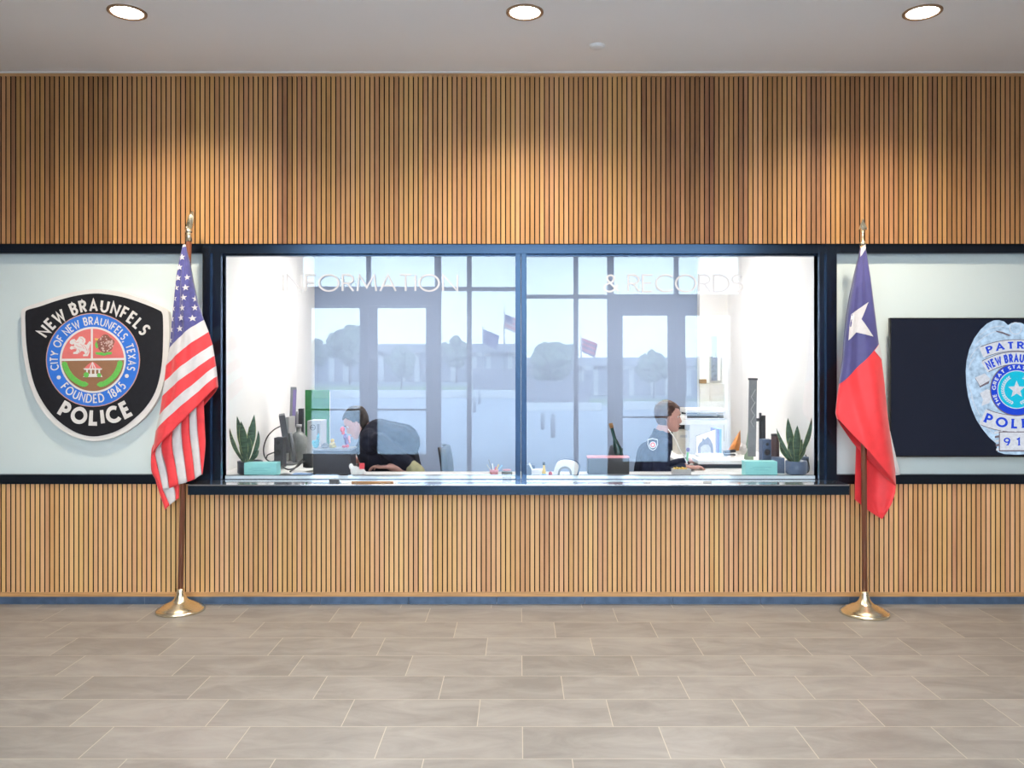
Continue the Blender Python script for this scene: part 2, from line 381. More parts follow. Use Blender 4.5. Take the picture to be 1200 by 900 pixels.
    def build(s, name, mats, parent=None, origin=None, smooth=None):
        me = bpy.data.meshes.new(name)
        if parent is not None: org = world_loc(parent)
        elif origin is not None: org = Vector(origin)
        else:
            xs = [v.x for v in s.v]; ys = [v.y for v in s.v]; zs = [v.z for v in s.v]
            org = Vector(((min(xs)+max(xs))/2, (min(ys)+max(ys))/2, min(zs)))
        me.from_pydata([tuple(v - org) for v in s.v], [], s.f)
        if not isinstance(mats, (list, tuple)): mats = [mats]
        for m in mats: me.materials.append(m)
        for p, mi, sm in zip(me.polygons, s.m, s.sm):
            p.material_index = mi; p.use_smooth = sm if smooth is None else smooth
        me.update()
        o = bpy.data.objects.new(name, me); C.objects.link(o)
        if parent is not None: o.parent = parent
        else: o.location = org
        return o

def world_loc(o):
    l = Vector(o.location)
    while o.parent: o = o.parent; l += Vector(o.location)
    return l

def tag(o, label, cat, group=None):
    o['label'] = label; o['category'] = cat
    if group: o['group'] = group
    return o
def thing(name, label, cat, loc, group=None):
    o = bpy.data.objects.new(name, None); C.objects.link(o); o.location = loc; o.empty_display_size = .05
    return tag(o, label, cat, group)
def struct(o): o['kind'] = 'structure'; return o
def plab(o, label): o['label'] = label; return o

def box_struct(name, b, m, parent=None):
    o = MB().box(*b).build(name, m, parent)
    if parent is None: struct(o)
    return o

def catmull(pts, n=6, closed=False):
    out = []; m = len(pts)
    rng = range(m) if closed else range(m-1)
    for i in rng:
        if closed: p0, p1, p2, p3 = pts[(i-1) % m], pts[i], pts[(i+1) % m], pts[(i+2) % m]
        else: p0, p1, p2, p3 = pts[max(i-1, 0)], pts[i], pts[i+1], pts[min(i+2, m-1)]
        for k in range(n):
            t = k/n
            out.append(tuple(.5*((2*b) + (-a+c)*t + (2*a-5*b+4*c-d)*t*t + (-a+3*b-3*c+d)*t**3) for a, b, c, d in zip(p0, p1, p2, p3)))
    if not closed: out.append(tuple(pts[-1]))
    return out
def lerp(a, b, t): return a + (b-a)*t
def poly_at(pts, t):
    """point on polyline of (x, y) by index-parameter t in 0..1 (uniform in arc length)"""
    L = [0]
    for a, b in zip(pts, pts[1:]): L.append(L[-1] + math.dist(a, b))
    q = t*L[-1]
    for i in range(len(pts)-1):
        if q <= L[i+1] or i == len(pts)-2:
            k = (q-L[i])/max(1e-9, L[i+1]-L[i]); return (lerp(pts[i][0], pts[i+1][0], k), lerp(pts[i][1], pts[i+1][1], k))

# ------------------------------------------------------------------ stroke lettering
def arc(cx, cy, rx, ry, a0, a1, n=10):
    return [(cx + rx*math.cos(math.radians(a0+(a1-a0)*k/n)), cy + ry*math.sin(math.radians(a0+(a1-a0)*k/n))) for k in range(n+1)]
GL = {
 'I': (0.0, [[(0, 0), (0, 1)]]),
 'N': (.72, [[(0, 0), (0, 1), (.72, 0), (.72, 1)]]),
 'F': (.46, [[(0, 0), (0, 1), (.46, 1)], [(0, .52), (.40, .52)]]),
 'E': (.48, [[(.48, 0), (0, 0), (0, 1), (.48, 1)], [(0, .52), (.42, .52)]]),
 'O': (.98, [arc(.49, .5, .49, .5, 90, 450, 28)]),
 'R': (.54, [[(0, 0), (0, 1), (.24, 1)] + arc(.24, .74, .28, .26, 90, -90, 10) + [(0, .48)], [(.24, .48), (.54, 0)]]),
 'P': (.52, [[(0, 0), (0, 1), (.24, 1)] + arc(.24, .73, .28, .27, 90, -90, 10) + [(0, .46)]]),
 'B': (.54, [[(0, 0), (0, 1), (.24, 1)] + arc(.24, .76, .24, .24, 90, -90, 9) + [(0, .52)], [(.22, .52)] + arc(.24, .26, .29, .26, 90, -90, 9) + [(0, 0)]]),
 'M': (.94, [[(0, 0), (.10, 1), (.47, .22), (.84, 1), (.94, 0)]]),
 'A': (.78, [[(0, 0), (.39, 1), (.78, 0)], [(.13, .33), (.65, .33)]]),
 'T': (.58, [[(0, 1), (.58, 1)], [(.29, 1), (.29, 0)]]),
 'L': (.44, [[(0, 1), (0, 0), (.44, 0)]]),
 'C': (.80, [arc(.49, .5, .49, .5, 48, 312, 22)]),
 'G': (.86, [arc(.49, .5, .49, .5, 48, 345, 22) + [(.60, .42)]]),
 'D': (.74, [[(0, 0), (0, 1), (.26, 1)] + arc(.26, .5, .48, .5, 90, -90, 16) + [(0, 0)]]),
 'S': (.50, [arc(.25, .745, .24, .255, 35, 260, 12) + arc(.25, .25, .25, .25, 80, -145, 12)]),
 'U': (.68, [[(0, 1), (0, .34)] + arc(.34, .34, .34, .34, 180, 360, 14) + [(.68, 1)]]),
 'W': (1.02, [[(0, 1), (.26, 0), (.51, .86), (.76, 0), (1.02, 1)]]),
 'Y': (.66, [[(0, 1), (.33, .48), (.66, 1)], [(.33, .48), (.33, 0)]]),
 'X': (.64, [[(0, 1), (.64, 0)], [(.64, 1), (0, 0)]]),
 'H': (.66, [[(0, 0), (0, 1)], [(.66, 0), (.66, 1)], [(0, .52), (.66, .52)]]),
 '1': (.22, [[(0, .80), (.22, 1), (.22, 0)]]),
 '8': (.50, [arc(.25, .755, .22, .245, 90, 450, 20), arc(.25, .26, .25, .26, 90, 450, 20)]),
 '4': (.56, [[(.40, 0), (.40, 1), (0, .26), (.56, .26)]]),
 '5': (.50, [[(.46, 1), (.09, 1), (.05, .56)] + arc(.22, .32, .28, .31, 120, -130, 14)]),
 '9': (.54, [arc(.27, .70, .26, .29, 0, 360, 20), [(.53, .70), (.48, .35), (.32, 0)]]),
 '&': (.72, [[(.72, 0), (.18, .70)] + arc(.33, .80, .17, .19, 210, -20, 12) + [(.42, .60), (.14, .44)] + arc(.27, .24, .26, .235, 130, 330, 12) + [(.70, .46)]]),
 ',': (.08, [[(.08, .08), (0, -.18)]]),
}
def stroke_quads(pts, w):
    n = len(pts); closed = math.dist(pts[0], pts[-1]) < 1e-6
    if closed: pts = pts[:-1]; n -= 1
    L, R = [], []
    for i in range(n):
        p = pts[i]
        a = pts[(i-1) % n] if (closed or i > 0) else None
        b = pts[(i+1) % n] if (closed or i < n-1) else None
        def dirn(u, v):
            d = math.dist(u, v) or 1e-9; return ((v[0]-u[0])/d, (v[1]-u[1])/d)
        d1 = dirn(a, p) if a else None; d2 = dirn(p, b) if b else None
        if d1 is None: d1 = d2
        if d2 is None: d2 = d1
        n1 = (-d1[1], d1[0]); n2 = (-d2[1], d2[0])
        mx, my = n1[0]+n2[0], n1[1]+n2[1]; ml = math.hypot(mx, my)
        if ml < .25: mx, my, k = n1[0], n1[1], 1
        else:
            mx, my = mx/ml, my/ml; k = min(2.2, 1/max(.3, mx*n1[0]+my*n1[1]))
        L.append((p[0]+mx*w/2*k, p[1]+my*w/2*k)); R.append((p[0]-mx*w/2*k, p[1]-my*w/2*k))
    q = []
    for i in range(n if closed else n-1):
        j = (i+1) % n; q.append((R[i], R[j], L[j], L[i]))
    return q
def layout(text, h=1.0, w=.1, gap=.22, xs=1.0, space=.4, serif=0.0):
    """list of quads (baseline at y = 0) and total width, in units of h"""
    x = 0; out = []
    for ch in text:
        if ch == ' ': x += space; continue
        gw, strokes = GL[ch]
        for st in strokes:
            pts = [((x + px*xs), py*(1-w) + w/2) for px, py in st]
            out += stroke_quads(pts, w)
            if serif:
                for p, q2 in ((pts[0], pts[1]), (pts[-1], pts[-2])):
                    if abs(q2[1]-p[1]) > .3*abs(q2[0]-p[0]) and (p[1] < w or p[1] > 1-w) and math.dist(pts[0], pts[-1]) > 1e-6:
                        out.append(((p[0]-serif, p[1]-w*.32), (p[0]+serif, p[1]-w*.32), (p[0]+serif, p[1]+w*.32), (p[0]-serif, p[1]+w*.32)))
        x += gw*xs + gap
    return [[(a*h, b*h) for a, b in q] for q in out], (x-gap)*h
def put_quads(mb, quads, fn, d, thick, mi=0):
    for q in quads:
        pts = []
        for (u, v) in q:
            px, py = fn(u, v); pts.append((X(px, d), Z(py, d)))
        ar = sum(pts[i][0]*pts[(i+1) % 4][1]-pts[(i+1) % 4][0]*pts[i][1] for i in range(4))
        if abs(ar) > 1e-12: mb.prism(pts, d, d+thick, mi)
def text_line(mb, text, px0, px1, py_base, h, d, thick, mi=0, **kw):
    q, W = layout(text, h, **kw)
    k = (px1-px0)/W
    put_quads(mb, q, lambda u, v: (px0+u*k, py_base-v), d, thick, mi)
def text_arc(mb, text, cx, cy, R, a0, a1, h, d, thick, mi=0, bottom=False, **kw):
    """on a circle in pixels; a0..a1 degrees (counter-clockwise from +x) from first to last letter"""
    q, W = layout(text, h, **kw)
    def fn(u, v):
        a = math.radians(a0 + (a1-a0)*u/W); r = R - v if bottom else R + v
        return (cx + r*math.cos(a), cy - r*math.sin(a))
    put_quads(mb, q, fn, d, thick, mi)
def pxpoly(mb, pts, d, thick, mi=0):
    mb.prism([(X(a, d), Z(b, d)) for a, b in pts], d, d+thick, mi)
def pxdisc(mb, cx, cy, r, d, thick, mi=0, n=48, a0=0, a1=360, r_in=0):
    if r_in:
        for k in range(n):
            t0, t1 = [math.radians(a0+(a1-a0)*j/n) for j in (k, k+1)]
            pxpoly(mb, [(cx+r*math.cos(t0), cy-r*math.sin(t0)), (cx+r*math.cos(t1), cy-r*math.sin(t1)), (cx+r_in*math.cos(t1), cy-r_in*math.sin(t1)), (cx+r_in*math.cos(t0), cy-r_in*math.sin(t0))], d, thick, mi)
    else:
        pxpoly(mb, [(cx+r*math.cos(math.radians(a0+(a1-a0)*j/n)), cy-r*math.sin(math.radians(a0+(a1-a0)*j/n))) for j in range(n if a1-a0 == 360 else n+1)], d, thick, mi)

# ================================================================== ROOM
CZ = 3.613
def build_lobby():
    box_struct('floor', (-6, 6, -0.45, 5.66, -0.05, 0), M['floor'])
    c = MB().box(-6, 6, -0.45, 5.72, CZ, CZ+.08); struct(c.build('ceiling', M['ceil']))
    box_struct('wall_left', (-6.1, -6, -0.45, 5.72, 0, CZ), M['lobby_paint'])
    box_struct('wall_right', (6, 6.1, -0.45, 5.72, 0, CZ), M['lobby_paint'])
    # rear wall either side of the glazed entrance
    b = MB(); b.box(-6, -3.13, -0.45, -0.25, 0, CZ); b.box(3.13, 6, -0.45, -0.25, 0, CZ); b.box(-3.13, 3.13, -0.45, -0.25, 3.5, CZ)
    struct(b.build('wall_rear', M['lobby_paint']))
    # front wall: dark backing with openings for the windows and the glass panels
    y0, y1 = 5.622, 5.70
    zt, zb = 2.42, .85
    for bx_ in ((-6, 6, y0, y1, zt, CZ), (-6, 6, y0, y1, .058, .8375), (-6, -4.6, y0, y1, zb, zt), (4.6, 6, y0, y1, zb, zt)):
        struct(MB().box(*bx_).build('wall_front', M['backing']))
    # slats
    def slats(name, z0, z1, m, xa, xb):
        b = MB(); i0 = int((xa-SLAT_X0)/PITCH); i1 = int((xb-SLAT_X0)/PITCH)
        for i in range(i0, i1):
            x0 = SLAT_X0 + i*PITCH + .0037; b.box(x0, x0+PITCH-.0074, 5.600, 5.6215, z0, z1); b.m[-6:] = [1, 1, 0, 1, 1, 1]  # side and end faces blackened, putting the gap shade into the colour
        struct(b.build(name, [m, M['backing']]))
    slats('wall_front_upper', 2.452, 3.590, M['slat_up'], -5.9, 5.9)
    slats('wall_front_lower', .0868, .822, M['slat_low'], -5.9, 5.9)
    box_struct('trim_1', (-6, 6, 5.596, 5.622, .0578, .0868), M['oak_trim'])
    box_struct('trim_2', (-6, 6, 5.596, 5.622, 3.590, 3.606), M['oak_trim'])
    box_struct('trim_3', (-6, 6, 5.58, 5.622, 3.606, CZ), M['white_paint'])
    b = MB()
    for i in range(-10, 11):
        xc = X(117.5+ 0, 5.62) + i*.6
        b.box(xc-.2985, xc+.2985, 5.622, 5.64, 0, .0578)
    struct(b.build('baseboard_front', M['base']))

def build_frames():
    fm = M['black_frame']
    zt, zb = 2.4496, .822
    zi_t, zi_b = 2.386, .886
    # long dark members above and below the side panels
    xl, xr = -2.148, 2.148
    for nm, xa, xb in (('trim_4', -4.6, X(247, 5.6)), ('trim_5', X(968, 5.6), 4.6)):
        b = MB()
        b.box(xa, xb, 5.592, 5.66, zi_t, 2.430); b.box(xa, xb, 5.612, 5.66, 2.430, zt)
        b.box(xa, xb, 5.592, 5.66, .833, zi_b); b.box(xa, xb, 5.586, 5.66, .8222, .833)
        if xa < 0: b.box(X(238, 5.6), xb, 5.590, 5.66, zi_b, zi_t)
        else: b.box(xa, X(980, 5.6), 5.590, 5.66, zi_b, zi_t)
        struct(b.build(nm, fm))
    # frame round the pair of windows
    b = MB(); zl = .846
    b.box(X(247, 5.6), X(968, 5.6), 5.618, 5.70, 2.428, zt)                 # shadow gap
    b.box(X(247, 5.6), X(968, 5.6), 5.594, 5.70, Z(297, 5.6), 2.428)         # head
    b.box(X(247, 5.6), X(968, 5.6), 5.640, 5.70, Z(299, 5.6), Z(297, 5.6))
    for s, (a, c) in ((0, (247, 262)), (1, (957, 968))):
        if s == 0: b.box(X(250.5, 5.6), X(259, 5.6), 5.594, 5.70, zl, Z(297, 5.6)); b.box(X(247, 5.6), X(250.5, 5.6), 5.612, 5.70, zl, Z(297, 5.6)); b.box(X(259, 5.6), X(262.3, 5.66), 5.63, 5.70, zl, Z(297, 5.6))
        else: b.box(X(960, 5.6), X(965, 5.6), 5.594, 5.70, zl, Z(297, 5.6)); b.box(X(965, 5.6), X(968, 5.6), 5.612, 5.70, zl, Z(297, 5.6)); b.box(X(956.7, 5.66), X(960, 5.6), 5.63, 5.70, zl, Z(297, 5.6))
    struct(b.build('trim_6', fm))
    # two sliding panes, each with its meeting stile, glass and lettering
    for k, (pa, pb, sa, sb) in enumerate(((262.3, 604, 604, 610), (617, 956.7, 611, 617))):
        w = bpy.data.objects.new('window_%d' % (k+1), None); C.objects.link(w)
        w.location = (X((pa+pb)/2, 5.66), 5.66, zl); struct(w)
        fb = MB().box(X(sa, 5.6), X(sb, 5.6), 5.598, 5.685, zl, Z(290.5, 5.6), bev=.004)
        fb.box(X(pa, 5.66), X(pb, 5.66), 5.675, 5.70, Z(557.3, 5.675), Z(557.3, 5.675)+.002)
        fb.box(X(pa, 5.66), X(pb, 5.66), 5.640, 5.646, zl+.0003, zl+.0035)
        fb.build('window_frame', fm, w)
        gb = MB()
        tilt = 0.0 if k == 0 else math.tan(math.radians(.5))
        za, zb2 = zl+.001, Z(296, 5.66)
        yc = 5.652; xa, xb = X(pa, 5.66)+.0005, X(pb, 5.66)-.0005
        if k == 1: yc = 5.658
        ya, yb = yc - tilt*(1.62-za), yc + tilt*(zb2-1.62)
        gb.add([(xa, ya, za), (xb, ya, za), (xb, yb, zb2), (xa, yb, zb2), (xa, ya+.006, za), (xb, ya+.006, za), (xb, yb+.006, zb2), (xa, yb+.006, zb2)],
               [(0, 1, 2, 3), (7, 6, 5, 4), (0, 4, 5, 1), (1, 5, 6, 2), (2, 6, 7, 3), (3, 7, 4, 0)])
        gb.build('glass_pane', M['glass'], w)
        tb = MB()
        if k == 0: text_line(tb, 'INFORMATION', 332, 536, 342, 21, 5.640, .0015, w=.095, gap=.20)
        else: text_line(tb, '& RECORDS', 708, 871, 342.5, 21.5, 5.640, .0015, w=.095, gap=.17, space=.30)
        if k == 1:
            for v in tb.v: v.y += 5.652 + tilt*(v.z-1.62) - 5.640
        plab(tb.build('lettering', M['vinyl'], w), 'thin white capital lettering')
        cb = MB().box(X(pa, 5.68), X(pb, 5.68), 5.68, 5.72, zl, Z(557.6, 5.68)); plab(cb.build('sill_channel', M['curb'], w), 'white sill channel')

def build_panels():
    o = MB().box(-4.6, X(239.5, 5.6), 5.645, 5.70, .852, 2.418).build('glass_panel', M['panel'])
    tag(o, 'pale blue-green glass wall panel behind the police patch sign', 'glass panel')
    o = MB().box(X(978.5, 5.6), 4.6, 5.645, 5.70, .852, 2.418).build('glass_panel', M['panel'])
    tag(o, 'pale blue-green glass wall panel behind the television', 'glass panel')
    t = thing('counter_ledge', 'long polished black counter ledge under the two windows', 'counter', (0, 5.5, .78))
    x0, x1 = X(220, 5.39), X(995.5, 5.39)
    MB().box(x0, x1, 5.39, 5.585, .838, .846, bev=.0015).box(X(247.5, 5.6), X(967.5, 5.6), 5.585, 5.70, .838, .846).build('ledge_top', M['ledge'], t)
    MB().box(x0, x1, 5.392, 5.59, .779, .838).build('ledge_apron', M['ledge_face'], t)

def build_entrance():
    """glazed entrance behind the camera, seen mirrored in the office windows"""
    D = 11.62; ya, yb = -0.36, -0.28
    def xx(px): return (px-VX)*D/F
    def zz(py): return EYE-(py-VY)*D/F
    al = M['alu']
    def pane(parent, x0, x1, z0, z1): MB().box(x0, x1, -.325, -.317, z0, z1).build('pane', M['ext_glass'], parent)
    w = bpy.data.objects.new('window_3', None); C.objects.link(w); w.location = (0, -.32, 0); struct(w)
    b = MB()
    top = 3.5
    ms = [xx(550), xx(675)]
    b.box(xx(517)-.0, xx(712), ya, yb, 0, .15)
    for m in ms: b.box(m-.032, m+.032, ya, yb, .15, top)
    b.box(xx(517), xx(712), ya, yb, zz(341), zz(336.5))
    b.box(-3.13, 3.13, ya, yb, top-.06, top)
    for xa, xb in ((xx(347), xx(517)), (xx(712), xx(874))):
        b.box(xa, xb, ya, yb, zz(358), zz(336))            # door head
        b.box(xa, xa+.09, ya, yb, 0, top); b.box(xb-.09, xb, ya, yb, 0, top)
        xm = (xa+xb)/2; b.box(xm-.03, xm+.03, ya, yb, zz(336), top)
    b.build('window_frame', al, w)
    pane(w, xx(517), ms[0], .15, top-.06); pane(w, ms[0], ms[1], .15, top-.06); pane(w, ms[1], xx(712), .15, top-.06)
    pane(w, xx(347)+.09, xx(517)-.09, zz(336), top-.06); pane(w, xx(712)+.09, xx(874)-.09, zz(336), top-.06)
    k = 1
    for xs in ((xx(347)+.09, (xx(347)+xx(517))/2, xx(517)-.09), (xx(712)+.09, (xx(712)+xx(874))/2, xx(874)-.09)):
        for i in (0, 1):
            x0, x1 = xs[i]+.004, xs[i+1]-.004
            d = bpy.data.objects.new('door_%d' % k, None); C.objects.link(d); d.location = ((x0+x1)/2, -.32, 0); struct(d); k += 1
            b = MB(); st = .118; zt = zz(358)-.006
            b.box(x0, x0+st, ya+.01, yb-.01, .01, zt); b.box(x1-st, x1, ya+.01, yb-.01, .01, zt)
            b.box(x0+st, x1-st, ya+.01, yb-.01, .01, .40); b.box(x0+st, x1-st, ya+.01, yb-.01, zt-.03, zt)
            b.build('door_frame', al, d)
            MB().box(x0+st, x1-st, -.325, -.317, .40, zt-.03).build('pane', M['ext_glass'], d)
            MB().tube([(x0+.06, yb+.05, 1.03), (x1-.06, yb+.05, 1.03)], .014).build('push_bar', M['steel'], d)

def build_outside():
    D0 = 11.32
    def xx(px, D): return (px-VX)*D/F
    def zz(py, D): return EYE-(py-VY)*D/F
    struct(MB().box(-80, 80, -46, -0.45, -.2, -.02).build('ground_plaza', M['concrete']))
    struct(MB().box(-160, 160, -66, -46, -.2, -.01).build('ground_lawn', M['grass']))
    struct(MB().box(-200, 200, -300, -66, -.2, -.02).build('ground_parking', M['asphalt']))
    # kerb walls on the plaza
    tag(MB().box(-14, 4.5, -34.6, -34.0, -.02, .42, bev=.04).build('seat_wall', M['bld_white']), 'long low pale seat wall crossing the plaza outside', 'wall')
    tag(MB().box(6, 20, -36.6, -36.0, -.02, .45, bev=.04).build('seat_wall', M['bld_white']), 'low pale seat wall right of the dark brick one outside', 'wall')
    D = 50
    tag(MB().box(xx(554, D), xx(690, D), D0-D-.5, D0-D, -.02, zz(432, D), bev=.03).build('sign_wall', M['brick']), 'dark brick low wall across the plaza outside', 'wall')
    # single-storey building beyond the car park
    D = 100; y = D0-D
    t = thing('civic_building', 'long single-storey building with white portals beyond the car park', 'building', (0, y-6, 0))
    MB().box(xx(350, D), xx(880, D), y-12, y-.6, 0, zz(413, D)).build('wall', M['bld_glass'], t)
    MB().box(xx(345, D), xx(885, D), y-12.5, y, zz(413, D), zz(403, D)).build('roof', M['bld_dark'], t)
    for px in range(385, 880, 42):
        b = MB(); x0, x1 = xx(px, D), xx(px+22, D); zt = zz(413, D)-.02
        b.box(x0, x0+.55, y-.6, y-.1, 0, zt); b.box(x1-.55, x1, y-.6, y-.1, 0, zt); b.box(x0, x1, y-.6, y-.1, zt-.45, zt)
        b.build('portal', M['bld_white'], t)
    # trees
    def tree(px, py_top, py_base, D, wpx, label):
        x = xx(px, D); y = D0-D; zt = zz(py_top, D); w = wpx*D/F
        t = thing('tree', label, 'tree', (x, y, 0), 'trees across the plaza')
        MB().tube([(x, y, 0), (x+.05, y, zt*.35), (x, y, zt*.7)], max(.06, w*.03), r2=.05).build('trunk', M['bark'], t)
        b = MB(); rr = random.Random(px)
        for k in range(34):
            a = rr.uniform(0, 2*PI); e = rr.uniform(-.9, 1); r = math.sqrt(1-e*e)*rr.uniform(.5, 1)
            cz = lerp(zt*.35, zt, .5) + e*zt*.27
            bm = bmesh.new(); bmesh.ops.create_icosphere(bm, subdivisions=2, radius=1)
            s = w*rr.uniform(.13, .2)
            for v in bm.verts:
                v.co = v.co*(s*(1+rr.uniform(-.28, .28))) + Vector((x+math.cos(a)*r*w*.42, y+math.sin(a)*r*w*.42, cz))
            b.bm(bm)
        b.build('crown', M['tree'], t)
    tree(410, 384, 440, 84, 52, 'broad dark tree left of the entrance doors outside')
    tree(372, 398, 440, 88, 26, 'small round tree at the far left outside')
    tree(470, 408, 452, 52, 34, 'slender tree on the lawn facing the left doors')
    tree(535, 396, 440, 92, 36, 'tree in front of the long building, left of the flagpoles')
    tree(645, 388, 440, 90, 58, 'widest tree, behind the dark brick wall outside')
    tree(766, 396, 440, 80, 42, 'tree facing the right pair of entrance doors')
    tree(832, 402, 440, 70, 38, 'tree at the far right outside')
    # flagpoles
    for px, pt, ft, cols, lab in ((591, 362, 368, ('red', 'white', 'blue'), 'tallest outdoor flagpole with a striped flag'),
                              (566, 384, 386, ('tx_blue',), 'outdoor flagpole with a plain dark blue flag'),
                              (681, 378, 380, ('tx_red', 'tx_blue'), 'outdoor flagpole with a red and blue flag')):
        D = 62; x = xx(px, D); y = D0-D; zt = zz(pt, D)
        t = thing('flagpole', lab, 'flagpole', (x, y, 0), 'flagpoles on the plaza')
        MB().lathe([(.06, 0), (.05, zt*.6), (.03, zt), (.07, zt+.05), (.0001, zt+.12)], (x, y, 0), n=10).build('pole', M['steel'], t)
        b = MB(); z1 = zz(ft, D); n = 8
        for i in range(n):
            for j in range(6):
                def q(i, j):
                    return Vector((x + .05 + i*.15*(1-.03*j), y + .12*math.sin(i*1.1+j*.3), z1 - j*.18 - i*.06))
                mi = (0 if i < 4 and j < 3 and len(cols) == 3 else (j % 2)) if len(cols) > 1 else 0
                if len(cols) == 3: mi = 2 if (i < 4 and j < 3) else j % 2
                b.add([q(i, j), q(i+1, j), q(i+1, j+1), q(i, j+1)], [(0, 1, 2, 3)], mi, True)
        b.build('flag', [M[c] for c in cols], t)
    for px, pa, pb, lab in ((556, 465, 483, 'nearer steel bollard of the left pair on the plaza'), (562, 458, 473, 'farther steel bollard of the left pair on the plaza'),
                            (636, 470, 489, 'farther of two steel bollards right of the centre mullion'), (648, 472, 499, 'nearer of two steel bollards right of the centre mullion')):
        D = 1551/(pb-VY); x = xx(px, D); y = D0-D; h = (pb-pa)*D/F
        o = MB().lathe([(.07, -.02), (.07, h-.03), (.055, h), (.0001, h+.01)], (x, y, 0), n=16).build('bollard', M['steel'])
        tag(o, lab, 'bollard', 'bollards on the plaza')

# ================================================================== CEILING FITTINGS
def build_ceiling_items():
    lab = ['round recessed ceiling downlight at the left', 'round recessed ceiling downlight in the middle', 'round recessed ceiling downlight at the right']
    lab2 = ['added unseen recessed downlight nearer the entrance, left', 'added unseen recessed downlight nearer the entrance, middle', 'added unseen recessed downlight nearer the entrance, right']  # unseen second row, added to light the lobby
    for row, (yy, lbs) in enumerate(((4.648, lab), (2.2, lab2))):
        for i, x in enumerate((-2.211, .029, 2.269)):
            t = thing('ceiling_light', lbs[i], 'ceiling light', (x, yy, CZ-.006), 'recessed downlights in the lobby ceiling')
            MB().lathe([(.105, .006), (.105, 0), (.098, -.004), (.087, -.001), (.0845, .005)], (x, yy, CZ-.006), n=48).build('trim_ring', M['lamp_trim'], t)
            MB().lathe([(.0001, .0025), (.085, .0025), (.085, .005)], (x, yy, CZ-.006), n=48).build('lens', M['lamp'], t)
            l = bpy.data.lights.new('downlight', 'SPOT'); l.energy = SPOT if row == 0 else SPOT2; l.color = (1.0, .86, .66)
            l.spot_size = math.radians(SPOT_ANG); l.spot_blend = 1.0; l.shadow_soft_size = .085
            lo = bpy.data.objects.new('downlight_beam', l); C.objects.link(lo); lo.parent = t; lo.location = (0, 0, -.03)
    t = thing('sprinkler_cover', 'small round white sprinkler cover on the ceiling', 'sprinkler', (X(700, 5.13), 5.13, CZ-.012))
    MB().lathe([(.0001, -.004), (.036, -.004), (.042, 0), (.044, .012)], t.location, n=32).build('cover_plate', M['white_paint'], t)
    MB().lathe([(.050, .006), (.050, .012), (.044, .012)], t.location, n=32).build('rim', M['ceil'], t)
SPOT, SPOT2, SPOT_ANG = 88, 28, 144

